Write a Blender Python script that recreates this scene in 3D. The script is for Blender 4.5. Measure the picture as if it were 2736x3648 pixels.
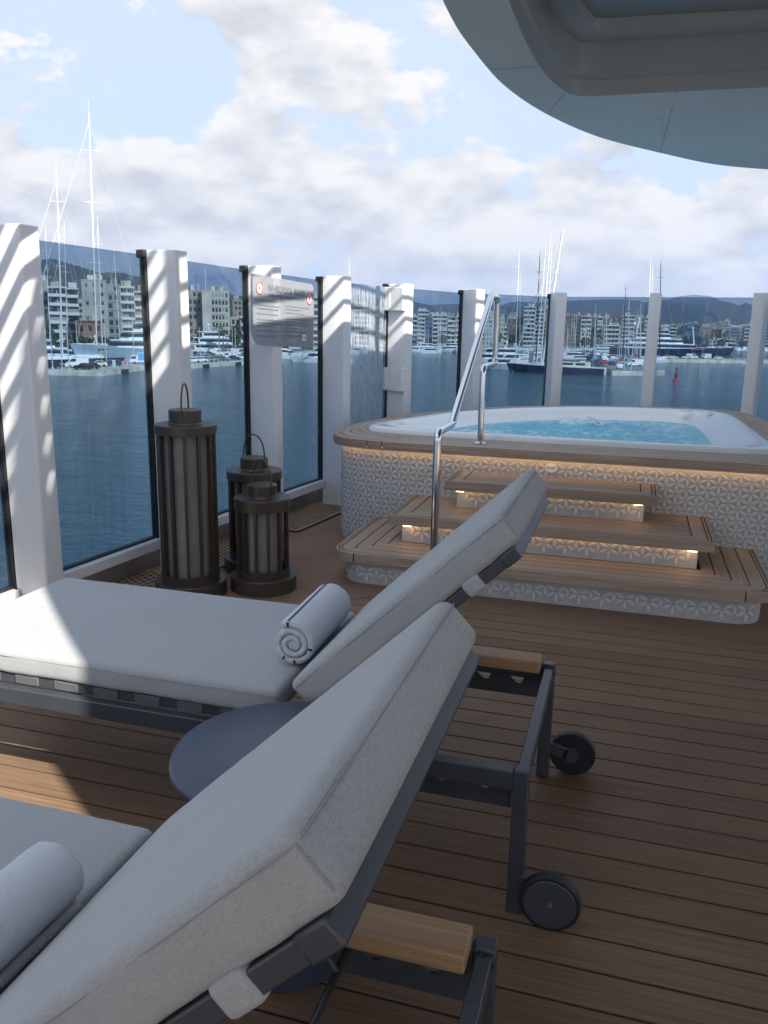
import bpy, bmesh, math, random
from mathutils import Vector, Matrix, noise
random.seed(7)
S = bpy.context.scene
for o in list(bpy.data.objects): bpy.data.objects.remove(o)
R = math.radians
# ------------------------------------------------------------------ camera
PITCH, YAW, ROLL, EYE = R(13.09), R(16.336), R(-1.0255), 1.5
fw = Vector((-math.sin(YAW)*math.cos(PITCH), math.cos(YAW)*math.cos(PITCH), -math.sin(PITCH)))
r0 = Vector((math.cos(YAW), math.sin(YAW), 0)); u0 = r0.cross(fw)
rt = r0*math.cos(ROLL) - u0*math.sin(ROLL); up = r0*math.sin(ROLL) + u0*math.cos(ROLL)
cam = bpy.data.cameras.new('camera'); co = bpy.data.objects.new('camera', cam); S.collection.objects.link(co)
co.matrix_world = Matrix(((rt.x, up.x, -fw.x, 0), (rt.y, up.y, -fw.y, 0), (rt.z, up.z, -fw.z, EYE), (0, 0, 0, 1)))
cam.sensor_fit = 'VERTICAL'; cam.sensor_height = 24; cam.lens = 24*2959.3/3648
cam.clip_start = .05; cam.clip_end = 30000
S.camera = co
S.render.resolution_x, S.render.resolution_y = 768, 1024
# ------------------------------------------------------------------ sun and sky
SUN = Vector((.62, -.46, .64)).normalized()
sl = bpy.data.lights.new('sun', 'SUN'); sl.energy = 3.0; sl.angle = R(.53); sl.color = (1, .93, .82)
so = bpy.data.objects.new('sun', sl); S.collection.objects.link(so)
so.rotation_euler = SUN.to_track_quat('Z', 'Y').to_euler(); so.location = (8, -6, 12)
W = bpy.data.worlds.new('World'); S.world = W; W.use_nodes = True
SKY_STRENGTH = .054; CLOUD = 1.0
S.view_settings.view_transform = 'Standard'; S.view_settings.look = 'None'
S.view_settings.exposure = 1.72; S.view_settings.gamma = 1; S.view_settings.use_curve_mapping = False
try:
    S.cycles.max_bounces = 5; S.cycles.diffuse_bounces = 3; S.cycles.glossy_bounces = 2; S.cycles.volume_bounces = 0; S.cycles.transparent_max_bounces = 16; S.cycles.caustics_reflective = True; S.cycles.blur_glossy = 1.0; S.cycles.caustics_refractive = False
    S.cycles.sample_clamp_indirect = 6
except Exception: pass
def build_world():
    nt = W.node_tree; nt.nodes.clear(); N = nt.nodes.new; Lk = nt.links.new
    out = N('ShaderNodeOutputWorld'); bg = N('ShaderNodeBackground'); Lk(bg.outputs[0], out.inputs[0])
    sky = N('ShaderNodeTexSky'); sky.sky_type = 'NISHITA'; sky.sun_disc = False
    sky.sun_elevation = math.asin(SUN.z); sky.sun_rotation = math.atan2(SUN.x, SUN.y)
    sky.air_density = 1.0; sky.dust_density = 1.6; sky.ozone_density = 1.0; sky.altitude = 20
    tc = N('ShaderNodeTexCoord')
    def math_(op, a, b=None, c=None, clamp=False):
        m = N('ShaderNodeMath'); m.operation = op; m.use_clamp = clamp
        for i, v in enumerate((a, b, c)):
            if v is None: continue
            if isinstance(v, (int, float)): m.inputs[i].default_value = v
            else: Lk(v, m.inputs[i])
        return m.outputs[0]
    def vmath(op, a, b):
        m = N('ShaderNodeVectorMath'); m.operation = op
        for i, v in enumerate((a, b)):
            if isinstance(v, tuple): m.inputs[i].default_value = v
            else: Lk(v, m.inputs[i])
        return m
    D = tc.outputs['Generated']
    sep = N('ShaderNodeSeparateXYZ'); Lk(D, sep.inputs[0])
    el = math_('ARCSINE', sep.outputs[2])                     # elevation, radians
    def noise_(vec, scale, detail, rough=.55, dist=0.0):
        n = N('ShaderNodeTexNoise'); n.inputs['Scale'].default_value = scale; n.inputs['Detail'].default_value = detail
        n.inputs['Roughness'].default_value = rough; n.inputs['Distortion'].default_value = dist; Lk(vec, n.inputs['Vector']); return n.outputs['Fac']
    st = vmath('MULTIPLY', D, (1, 1, 2.0)).outputs[0]
    st_up = vmath('ADD', st, (SUN.x*.010, SUN.y*.010, .055)).outputs[0]
    d0, d1 = noise_(st, 6.6, 7, .63), noise_(st_up, 6.6, 3, .63)
    # coverage by elevation: a cumulus bank low down, scattered patches higher up
    cov = N('ShaderNodeValToRGB'); cr = cov.color_ramp
    pts = [(0.0, .60), (.05, .64), (.10, .63), (.14, .59), (.17, .51), (.20, .44), (.26, .465), (.34, .44), (.45, .44), (1, .43)]
    cr.elements[0].position, cr.elements[0].color = pts[0][0], (pts[0][1],)*3+(1,)
    cr.elements[1].position, cr.elements[1].color = pts[-1][0], (pts[-1][1],)*3+(1,)
    for p, v in pts[1:-1]:
        e = cr.elements.new(p); e.color = (v, v, v, 1)
    Lk(el, cov.inputs[0])
    big = noise_(st, 1.9, 2, .5)
    covv = math_('ADD', cov.outputs[0], math_('MULTIPLY', math_('SUBTRACT', big, .5), .22))
    # a few individual cumulus heads: direction (az, el in degrees), angular size, strength
    for az, e_, size, amp in ((-25.5, 9.2, .075, .16), (-21.5, 8.2, .06, .15), (-31, 6.0, .09, .10), (-12, 8.3, .06, .12), (-5.5, 8.6, .045, .13), (4, 5.0, .08, .10), (-24, 15.5, .12, .10), (-39, 9, .06, .12)):
        c = (math.sin(R(az))*math.cos(R(e_)), math.cos(R(az))*math.cos(R(e_)), math.sin(R(e_)))
        df = vmath('DISTANCE', D, c).outputs['Value']
        b = math_('MULTIPLY', math_('SUBTRACT', 1.0, math_('DIVIDE', df, size), clamp=True), amp)
        covv = math_('ADD', covv, b)
    thr = math_('SUBTRACT', 1.0, covv)
    mask = N('ShaderNodeMapRange'); mask.interpolation_type = 'SMOOTHSTEP'; mask.inputs['From Min'].default_value = -.03; mask.inputs['From Max'].default_value = .045
    Lk(math_('SUBTRACT', d0, thr), mask.inputs['Value'])
    shade = math_('ADD', math_('MULTIPLY', math_('SUBTRACT', d0, d1), 4.2), .60, clamp=True)
    ccol = N('ShaderNodeMix'); ccol.data_type = 'RGBA'
    ccol.inputs[6].default_value = (.68, .705, .745, 1); ccol.inputs[7].default_value = (1.0, .985, .95, 1); Lk(shade, ccol.inputs[0])
    cs = N('ShaderNodeMix'); cs.data_type = 'RGBA'; cs.blend_type = 'MULTIPLY'; cs.inputs[0].default_value = 1
    Lk(ccol.outputs[2], cs.inputs[6]); cs.inputs[7].default_value = (CLOUD*.315,)*3 + (1,)
    sk = N('ShaderNodeMix'); sk.data_type = 'RGBA'; sk.blend_type = 'MULTIPLY'; sk.inputs[0].default_value = 1
    Lk(sky.outputs[0], sk.inputs[6]); sk.inputs[7].default_value = (SKY_STRENGTH,)*3 + (1,)
    # thin high veil that whitens the blue
    vl = N('ShaderNodeMix'); vl.data_type = 'RGBA'; Lk(math_('ADD', math_('MULTIPLY', big, .25), .68), vl.inputs[0])
    Lk(sk.outputs[2], vl.inputs[6]); vl.inputs[7].default_value = (.240, .276, .345, 1)
    mx = N('ShaderNodeMix'); mx.data_type = 'RGBA'; Lk(mask.outputs[0], mx.inputs[0]); Lk(vl.outputs[2], mx.inputs[6]); Lk(cs.outputs[2], mx.inputs[7])
    Lk(mx.outputs[2], bg.inputs[0]); bg.inputs[1].default_value = 1.0
build_world()
try: W.cycles.sampling_method = 'MANUAL'; W.cycles.sample_map_resolution = 512
except Exception: pass
# ------------------------------------------------------------------ materials
MATS = {}
def mat(name, col, rough=.5, metal=0., var=.0, vscale=6., bump=0., bscale=60., stretch=(1,1,1), coat=0., spec=.5, col2=None, emis=None, estr=0.):
    if name in MATS: return MATS[name]
    m = bpy.data.materials.new(name); m.use_nodes = True; nt = m.node_tree; b = nt.nodes['Principled BSDF']
    b.inputs['Base Color'].default_value = (*col, 1); b.inputs['Roughness'].default_value = rough; b.inputs['Metallic'].default_value = metal
    b.inputs['Specular IOR Level'].default_value = spec; b.inputs['Coat Weight'].default_value = coat
    if emis: b.inputs['Emission Color'].default_value = (*emis, 1); b.inputs['Emission Strength'].default_value = estr
    if var or bump or col2:
        tc = nt.nodes.new('ShaderNodeTexCoord'); mp = nt.nodes.new('ShaderNodeMapping'); mp.inputs['Scale'].default_value = stretch
        nt.links.new(tc.outputs['Object'], mp.inputs[0])
        n = nt.nodes.new('ShaderNodeTexNoise'); n.inputs['Scale'].default_value = vscale; n.inputs['Detail'].default_value = 6; nt.links.new(mp.outputs[0], n.inputs[0])
        if var or col2:
            mx = nt.nodes.new('ShaderNodeMix'); mx.data_type = 'RGBA'
            c2 = col2 if col2 else tuple(max(0, c*(1-var)) for c in col); c1 = col if col2 else tuple(min(1, c*(1+var)) for c in col)
            mx.inputs[6].default_value = (*c2, 1); mx.inputs[7].default_value = (*c1, 1)
            mr = nt.nodes.new('ShaderNodeMapRange'); mr.inputs[1].default_value = .32; mr.inputs[2].default_value = .68
            nt.links.new(n.outputs['Fac'], mr.inputs[0]); nt.links.new(mr.outputs[0], mx.inputs[0]); nt.links.new(mx.outputs[2], b.inputs['Base Color'])
        if bump:
            n2 = nt.nodes.new('ShaderNodeTexNoise'); n2.inputs['Scale'].default_value = bscale; n2.inputs['Detail'].default_value = 4; nt.links.new(mp.outputs[0], n2.inputs[0])
            bp = nt.nodes.new('ShaderNodeBump'); bp.inputs['Strength'].default_value = bump; bp.inputs['Distance'].default_value = .01
            nt.links.new(n2.outputs['Fac'], bp.inputs['Height']); nt.links.new(bp.outputs[0], b.inputs['Normal'])
    MATS[name] = m; return m
def wood_mat(name, c1, c2, rough, grain_axis='x', gscale=1., randomize=.25, spec=.35):
    m = bpy.data.materials.new(name); m.use_nodes = True; nt = m.node_tree; b = nt.nodes['Principled BSDF']; N = nt.nodes.new; L = nt.links.new
    tc = N('ShaderNodeTexCoord'); mp = N('ShaderNodeMapping'); st = {'x': (1.2, 60, 60), 'y': (60, 1.2, 60), 'b': (1.2, 1.2, 60)}[grain_axis]
    mp.inputs['Scale'].default_value = tuple(s*gscale for s in st); L(tc.outputs['Object'], mp.inputs[0])
    oi = N('ShaderNodeObjectInfo'); off = N('ShaderNodeVectorMath'); off.operation = 'SCALE'; off.inputs[3].default_value = 37.
    cb = N('ShaderNodeCombineXYZ'); L(oi.outputs['Random'], cb.inputs[0]); L(oi.outputs['Random'], cb.inputs[1]); L(cb.outputs[0], off.inputs[0])
    ad = N('ShaderNodeVectorMath'); ad.operation = 'ADD'; L(mp.outputs[0], ad.inputs[0]); L(off.outputs[0], ad.inputs[1])
    n = N('ShaderNodeTexNoise'); n.inputs['Scale'].default_value = 2.2; n.inputs['Detail'].default_value = 5; L(ad.outputs[0], n.inputs[0])
    n3 = N('ShaderNodeTexNoise'); n3.inputs['Scale'].default_value = 1.6; n3.inputs['Detail'].default_value = 3; L(tc.outputs['Object'], n3.inputs[0])
    mr = N('ShaderNodeMapRange'); mr.inputs[1].default_value = .3; mr.inputs[2].default_value = .7; L(n.outputs['Fac'], mr.inputs[0])
    mx = N('ShaderNodeMix'); mx.data_type = 'RGBA'; mx.inputs[6].default_value = (*c1, 1); mx.inputs[7].default_value = (*c2, 1); L(mr.outputs[0], mx.inputs[0])
    hv = N('ShaderNodeHueSaturation'); L(mx.outputs[2], hv.inputs['Color'])
    sc = N('ShaderNodeMath'); sc.operation = 'MULTIPLY_ADD'; L(oi.outputs['Random'], sc.inputs[0]); sc.inputs[1].default_value = randomize; sc.inputs[2].default_value = 1-randomize*.62
    s2 = N('ShaderNodeMath'); s2.operation = 'MULTIPLY_ADD'; L(n3.outputs['Fac'], s2.inputs[0]); s2.inputs[1].default_value = .5; L(sc.outputs[0], s2.inputs[2])
    s3 = N('ShaderNodeMath'); s3.operation = 'SUBTRACT'; L(s2.outputs[0], s3.inputs[0]); s3.inputs[1].default_value = .25
    L(s3.outputs[0], hv.inputs['Value']); L(hv.outputs[0], b.inputs['Base Color'])
    rr = N('ShaderNodeMath'); rr.operation = 'MULTIPLY_ADD'; L(n.outputs['Fac'], rr.inputs[0]); rr.inputs[1].default_value = .3; rr.inputs[2].default_value = rough-.15; L(rr.outputs[0], b.inputs['Roughness'])
    b.inputs['Specular IOR Level'].default_value = spec
    bp = N('ShaderNodeBump'); bp.inputs['Strength'].default_value = .25; bp.inputs['Distance'].default_value = .003; L(n.outputs['Fac'], bp.inputs['Height']); L(bp.outputs[0], b.inputs['Normal'])
    MATS[name] = m; return m
def fabric_mat(name, c1, c2):
    m = bpy.data.materials.new(name); m.use_nodes = True; nt = m.node_tree; b = nt.nodes['Principled BSDF']; N = nt.nodes.new; L = nt.links.new
    tc = N('ShaderNodeTexCoord')
    def nz(s, sc, det):
        mp = N('ShaderNodeMapping'); mp.inputs['Scale'].default_value = s; L(tc.outputs['Object'], mp.inputs[0])
        n = N('ShaderNodeTexNoise'); n.inputs['Scale'].default_value = sc; n.inputs['Detail'].default_value = det; L(mp.outputs[0], n.inputs[0]); return n.outputs['Fac']
    a, c, d = nz((1, 10, 10), 110, 2), nz((10, 1, 4), 110, 2), nz((1, 1, 1), 4, 3)
    ad = N('ShaderNodeMath'); ad.operation = 'ADD'; L(a, ad.inputs[0]); L(c, ad.inputs[1])
    a2 = N('ShaderNodeMath'); a2.operation = 'MULTIPLY_ADD'; L(d, a2.inputs[0]); a2.inputs[1].default_value = .22; L(ad.outputs[0], a2.inputs[2])
    mr = N('ShaderNodeMapRange'); mr.inputs[1].default_value = .86; mr.inputs[2].default_value = 1.38; L(a2.outputs[0], mr.inputs[0])
    mx = N('ShaderNodeMix'); mx.data_type = 'RGBA'; mx.inputs[6].default_value = (*c1, 1); mx.inputs[7].default_value = (*c2, 1); L(mr.outputs[0], mx.inputs[0]); L(mx.outputs[2], b.inputs['Base Color'])
    b.inputs['Roughness'].default_value = .9; b.inputs['Sheen Weight'].default_value = .25; b.inputs['Specular IOR Level'].default_value = .2
    bp = N('ShaderNodeBump'); bp.inputs['Strength'].default_value = .3; bp.inputs['Distance'].default_value = .002; L(ad.outputs[0], bp.inputs['Height']); L(bp.outputs[0], b.inputs['Normal'])
    MATS[name] = m; return m
def glass_mat(name, tint, dirt=None):
    m = bpy.data.materials.new(name); m.use_nodes = True; nt = m.node_tree; nt.nodes.clear(); N = nt.nodes.new; L = nt.links.new
    out = N('ShaderNodeOutputMaterial'); tr = N('ShaderNodeBsdfTransparent'); tr.inputs[0].default_value = (*tint, 1)
    gl = N('ShaderNodeBsdfGlossy'); gl.inputs['Roughness'].default_value = .01
    lw = N('ShaderNodeLayerWeight'); lw.inputs[0].default_value = .5; pw = N('ShaderNodeMath'); pw.operation = 'POWER'; L(lw.outputs['Facing'], pw.inputs[0]); pw.inputs[1].default_value = 5.; fr = N('ShaderNodeMath'); fr.operation = 'MULTIPLY_ADD'; L(pw.outputs[0], fr.inputs[0]); fr.inputs[1].default_value = .9; fr.inputs[2].default_value = .035; mx = N('ShaderNodeMixShader'); L(fr.outputs[0], mx.inputs[0]); L(tr.outputs[0], mx.inputs[1]); L(gl.outputs[0], mx.inputs[2])
    last = mx.outputs[0]
    df = N('ShaderNodeBsdfDiffuse'); df.inputs[0].default_value = (.62, .68, .74, 1)
    tc = N('ShaderNodeTexCoord'); mp = N('ShaderNodeMapping'); L(tc.outputs['Object'], mp.inputs[0])
    n = N('ShaderNodeTexNoise'); L(mp.outputs[0], n.inputs[0]); n.inputs['Detail'].default_value = 5
    mr = N('ShaderNodeMapRange'); L(n.outputs['Fac'], mr.inputs[0])
    if dirt == 'salt':
        mp.inputs['Scale'].default_value = (26, 26, 3.2); n.inputs['Scale'].default_value = 1.5; n.inputs['Detail'].default_value = 9; n.inputs['Roughness'].default_value = .7
        mr.inputs[1].default_value = .42; mr.inputs[2].default_value = .74; mr.inputs[3].default_value = .10; mr.inputs[4].default_value = .75
    else:
        mp.inputs['Scale'].default_value = (5, 5, 1.5); n.inputs['Scale'].default_value = 1.6
        mr.inputs[1].default_value = .45; mr.inputs[2].default_value = .75; mr.inputs[3].default_value = .006; mr.inputs[4].default_value = .035
    m2 = N('ShaderNodeMixShader'); L(mr.outputs[0], m2.inputs[0]); L(last, m2.inputs[1]); L(df.outputs[0], m2.inputs[2]); L(m2.outputs[0], out.inputs[0])
    MATS[name] = m; return m
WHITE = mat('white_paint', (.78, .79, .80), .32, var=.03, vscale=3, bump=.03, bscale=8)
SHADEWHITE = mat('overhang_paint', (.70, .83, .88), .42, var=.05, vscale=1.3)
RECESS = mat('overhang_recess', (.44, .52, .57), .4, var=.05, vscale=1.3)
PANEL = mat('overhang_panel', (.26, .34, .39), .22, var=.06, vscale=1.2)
RUBBER = mat('black_rubber', (.015, .016, .018), .5)
CAULK = mat('black_caulk', (.012, .012, .013), .75)
GREY = mat('charcoal_metal', (.060, .068, .082), .36, metal=.15, var=.08, vscale=9)
STRAPL = mat('grey_strap', (.11, .115, .125), .8, bump=.3, bscale=300)
STRAPD = mat('dark_strap', (.045, .05, .06), .8)
TYRE = mat('tyre_rubber', (.012, .014, .018), .55)
BRONZE = mat('bronze_paint', (.082, .066, .054), .34, metal=.35, var=.10, vscale=14)
STEEL = mat('polished_steel', (.74, .75, .77), .08, metal=1.)
MARGIN = mat('deck_margin', (.24, .142, .092), .58, spec=.25, var=.16, vscale=2.6, bump=.05, bscale=90)
GRATE = mat('grating_composite', (.27, .17, .095), .5, var=.12, vscale=8)
DARK = mat('void_shade', (.02, .016, .013), .9)
PLANK = wood_mat('deck_plank', (.152, .096, .059), (.256, .165, .103), .60, spec=.22, randomize=.3)
TEAK = wood_mat('teak_board', (.285, .215, .165), (.46, .36, .285), .58, 'x', randomize=.18)
TEAKY = wood_mat('teak_board_y', (.285, .215, .165), (.46, .36, .285), .58, 'y', randomize=.18)
ARM = wood_mat('armrest_teak', (.30, .175, .09), (.48, .30, .165), .5, 'x', randomize=.1)
FABRIC = fabric_mat('cushion_fabric', (.315, .330, .340), (.440, .455, .462))
SEAM = mat('cushion_thread', (.30, .30, .30), .9)
TOWEL = mat('terry_white', (.86, .905, .97), .95, bump=.9, bscale=420, spec=.1)
NAVY = mat('navy_thread', (.03, .04, .085), .9)
SHELL = mat('acrylic_white', (.82, .84, .84), .14, coat=.3)
GROUT = mat('mosaic_ground', (.44, .45, .46), .6, var=.14, vscale=10, bump=.12, bscale=60)
PETAL = mat('petal_white', (.60, .60, .595), .32, var=.10, vscale=20)
PETALRIM = mat('petal_groove', (.41, .415, .425), .6)
LED = mat('warm_led', (1, .75, .45), .5, emis=(1, .56, .22), estr=1.6)
LEDR = mat('rim_led', (1, .75, .45), .5, emis=(1, .60, .27), estr=1.7)
SPOT = mat('warm_spot', (1, .8, .5), .5, emis=(1, .62, .28), estr=3.5)
TABLE = mat('table_lacquer', (.042, .053, .088), .36, var=.05, vscale=5)
DIFF = mat('lantern_diffuser', (.27, .255, .25), .5, var=.12, vscale=7)
BRACK = mat('foam_plate', (.80, .80, .78), .6, var=.04, vscale=9)
SIGNTXT = mat('sign_ink', (.17, .19, .22), .7); SIGNRED = mat('sign_red', (.75, .09, .06), .6); STICK = mat('sticker_white', (.85, .85, .85), .6); BLACK = mat('black_ink', (.01, .01, .01), .6)
GLASS = glass_mat('tinted_glass', (.50, .60, .695)); SALT = glass_mat('salt_glass', (.50, .59, .68), 'salt')
def acrylic_mat():
    m = bpy.data.materials.new('cloudy_acrylic'); m.use_nodes = True; nt = m.node_tree; nt.nodes.clear(); N = nt.nodes.new; L = nt.links.new
    out = N('ShaderNodeOutputMaterial'); tr = N('ShaderNodeBsdfTransparent'); tr.inputs[0].default_value = (.66, .69, .73, 1); df = N('ShaderNodeBsdfPrincipled')
    df.inputs['Base Color'].default_value = (.50, .52, .55, 1); df.inputs['Roughness'].default_value = .3
    mx = N('ShaderNodeMixShader'); mx.inputs[0].default_value = .48; L(tr.outputs[0], mx.inputs[1]); L(df.outputs[0], mx.inputs[2]); L(mx.outputs[0], out.inputs[0]); MATS['cloudy_acrylic'] = m; return m
ACRYL = acrylic_mat()
# ------------------------------------------------------------------ mesh helpers
def link(o): S.collection.objects.link(o); return o
class MB:
    def __init__(s): s.v, s.f, s.m = [], [], []
    def add(s, vs, fs, mi=0):
        n = len(s.v); s.v += [tuple(v) for v in vs]; s.f += [tuple(i+n for i in f) for f in fs]; s.m += [mi]*len(fs); return s
    def box(s, c, d, rz=0, mi=0):
        hx, hy, hz = d[0]/2, d[1]/2, d[2]/2; cs, sn = math.cos(rz), math.sin(rz); vs = []
        for z in (-hz, hz):
            for x, y in ((-hx, -hy), (hx, -hy), (hx, hy), (-hx, hy)): vs.append((c[0]+cs*x-sn*y, c[1]+sn*x+cs*y, c[2]+z))
        return s.add(vs, [(3, 2, 1, 0), (4, 5, 6, 7), (0, 1, 5, 4), (1, 2, 6, 5), (2, 3, 7, 6), (3, 0, 4, 7)], mi)
    def bar(s, a, b, w, h, upv=(0, 0, 1), mi=0):
        a, b = Vector(a), Vector(b); t = (b-a).normalized(); sd = t.cross(Vector(upv)).normalized(); u = sd.cross(t); vs = []
        for p in (a, b):
            for x, y in ((-1, -1), (1, -1), (1, 1), (-1, 1)): vs.append(p+sd*(x*w/2)+u*(y*h/2))
        return s.add(vs, [(3, 2, 1, 0), (4, 5, 6, 7), (0, 1, 5, 4), (1, 2, 6, 5), (2, 3, 7, 6), (3, 0, 4, 7)], mi)
    def tube(s, path, r, n=10, closed=False, mi=0):
        P = [Vector(p) for p in path]; k = len(P); rings = []; prev = None
        for i, p in enumerate(P):
            if closed: t = (P[(i+1) % k]-P[i-1])
            else: t = P[min(i+1, k-1)]-P[max(i-1, 0)]
            t.normalize()
            if prev is None:
                a = Vector((0, 0, 1)) if abs(t.z) < .9 else Vector((1, 0, 0)); u = t.cross(a).normalized()
            else: u = (prev-t*prev.dot(t)).normalized()
            prev = u; w = t.cross(u); rr = r[i] if isinstance(r, (list, tuple)) else r
            rings.append([p+u*(rr*math.cos(2*math.pi*j/n))+w*(rr*math.sin(2*math.pi*j/n)) for j in range(n)])
        vs = [v for g in rings for v in g]; fs = []
        for i in range(k if closed else k-1):
            a, b = i*n, ((i+1) % k)*n
            for j in range(n): fs.append((a+j, a+(j+1) % n, b+(j+1) % n, b+j))
        if not closed: fs += [tuple(range(n-1, -1, -1)), tuple((k-1)*n+j for j in range(n))]
        return s.add(vs, fs, mi)
    def lathe(s, prof, n=40, c=(0, 0, 0), mi=0):
        vs = []; fs = []; k = len(prof)
        for r, z in prof:
            for j in range(n): vs.append((c[0]+r*math.cos(2*math.pi*j/n), c[1]+r*math.sin(2*math.pi*j/n), c[2]+z))
        for i in range(k-1):
            for j in range(n): fs.append((i*n+j, i*n+(j+1) % n, (i+1)*n+(j+1) % n, (i+1)*n+j))
        fs += [tuple(range(n-1, -1, -1)), tuple((k-1)*n+j for j in range(n))]
        return s.add(vs, fs, mi)
    def prism(s, poly, z0, z1, mi=0):
        n = len(poly); vs = [(x, y, z0) for x, y in poly]+[(x, y, z1) for x, y in poly]
        fs = [tuple(range(n-1, -1, -1)), tuple(range(n, 2*n))]+[(i, (i+1) % n, n+(i+1) % n, n+i) for i in range(n)]
        return s.add(vs, fs, mi)
    def strip(s, A, B, z0, z1, mi=0):           # closed solid between two matched polylines
        n = len(A); vs = [(p[0], p[1], z0) for p in A]+[(p[0], p[1], z0) for p in B]+[(p[0], p[1], z1) for p in A]+[(p[0], p[1], z1) for p in B]; fs = []
        for i in range(n-1):
            fs += [(2*n+i, 2*n+i+1, 3*n+i+1, 3*n+i), (i+1, i, n+i, n+i+1), (i, i+1, 2*n+i+1, 2*n+i), (n+i+1, n+i, 3*n+i, 3*n+i+1)]
        fs += [(0, 2*n, 3*n, n), (n-1, 2*n-1, 4*n-1, 3*n-1)]
        return s.add(vs, fs, mi)
    def mesh(s, name, mats):
        me = bpy.data.meshes.new(name); me.from_pydata(s.v, [], s.f)
        for m in (mats if isinstance(mats, (list, tuple)) else [mats]): me.materials.append(m)
        me.polygons.foreach_set('material_index', s.m)
        bm = bmesh.new(); bm.from_mesh(me); bmesh.ops.recalc_face_normals(bm, faces=bm.faces); bm.to_mesh(me); bm.free()
        return me
    def build(s, name, mats, parent=None, smooth=False, bevel=0., seg=2, loc=None):
        o = bpy.data.objects.new(name, s.mesh(name, mats)); link(o)
        if parent is not None: o.parent = parent
        if loc: o.location = loc
        finish(o, smooth, bevel, seg); return o
def finish(o, smooth, bevel=0, seg=2):
    if smooth:
        me = o.data; me.polygons.foreach_set('use_smooth', [True]*len(me.polygons))
        a = 35 if smooth is True else smooth
        me.set_sharp_from_angle(angle=R(a))
    if bevel:
        b = o.modifiers.new('bevel', 'BEVEL'); b.width = bevel; b.segments = seg; b.limit_method = 'ANGLE'; b.angle_limit = R(40); b.harden_normals = False
        o.data.polygons.foreach_set('use_smooth', [True]*len(o.data.polygons)); o.data.set_sharp_from_angle(angle=R(50))
def empty(name, loc=(0, 0, 0), rz=0):
    o = bpy.data.objects.new(name, None); link(o); o.location = loc; o.rotation_euler.z = rz; o.empty_display_size = .1; return o
def tag(o, label, cat, group=None):
    o['label'] = label; o['category'] = cat
    if group: o['group'] = group
    return o
def struct(o): o['kind'] = 'structure'; return o
def kids(o): return [c for c in bpy.data.objects if c.parent == o]
def copy_tree(o, parent=None):
    c = o.copy(); link(c); c.parent = parent
    for ch in o.children: copy_tree(ch, c)
    return c
def roundbox(sx, sy, sz, r, n=(24, 10, 3), seg=4):
    """rounded box centred on origin with an even grid on its faces"""
    def axis(L, k):
        h = L/2; a = [-h + r*(1-math.cos(math.pi/2*i/seg)) for i in range(seg)]
        b = [-h+r + (L-2*r)*i/k for i in range(k+1)]
        return a+b+[-v for v in reversed(a)]
    X, Y, Z = axis(sx, n[0]), axis(sy, n[1]), axis(sz, n[2]); idx = {}; vs = []; fs = []
    ix, iy, iz = sx/2-r, sy/2-r, sz/2-r
    def vert(i, j, k):
        key = (i, j, k)
        if key in idx: return idx[key]
        p = Vector((X[i], Y[j], Z[k])); q = Vector((max(-ix, min(ix, p.x)), max(-iy, min(iy, p.y)), max(-iz, min(iz, p.z)))); d = p-q
        if d.length > 1e-9: p = q+d.normalized()*r
        idx[key] = len(vs); vs.append(p); return idx[key]
    a, b, c = len(X)-1, len(Y)-1, len(Z)-1
    for i in range(a):
        for j in range(b):
            fs += [(vert(i, j, 0), vert(i, j+1, 0), vert(i+1, j+1, 0), vert(i+1, j, 0)), (vert(i, j, c), vert(i+1, j, c), vert(i+1, j+1, c), vert(i, j+1, c))]
    for i in range(a):
        for k in range(c):
            fs += [(vert(i, 0, k), vert(i+1, 0, k), vert(i+1, 0, k+1), vert(i, 0, k+1)), (vert(i, b, k), vert(i, b, k+1), vert(i+1, b, k+1), vert(i+1, b, k))]
    for j in range(b):
        for k in range(c):
            fs += [(vert(0, j, k), vert(0, j, k+1), vert(0, j+1, k+1), vert(0, j+1, k)), (vert(a, j, k), vert(a, j+1, k), vert(a, j+1, k+1), vert(a, j, k+1))]
    return vs, fs
def lerp2(a, b, t): return (a[0]+(b[0]-a[0])*t, a[1]+(b[1]-a[1])*t)
def smooth_closed(P, n=8):
    k = len(P); o = []
    for i in range(k):
        p0, p1, p2, p3 = P[i-1], P[i], P[(i+1) % k], P[(i+2) % k]
        for j in range(n):
            t = j/n
            o.append(tuple(.5*(2*p1[c]+(p2[c]-p0[c])*t+(2*p0[c]-5*p1[c]+4*p2[c]-p3[c])*t*t+(3*p1[c]-p0[c]-3*p2[c]+p3[c])*t**3) for c in (0, 1)))
    return o
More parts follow.
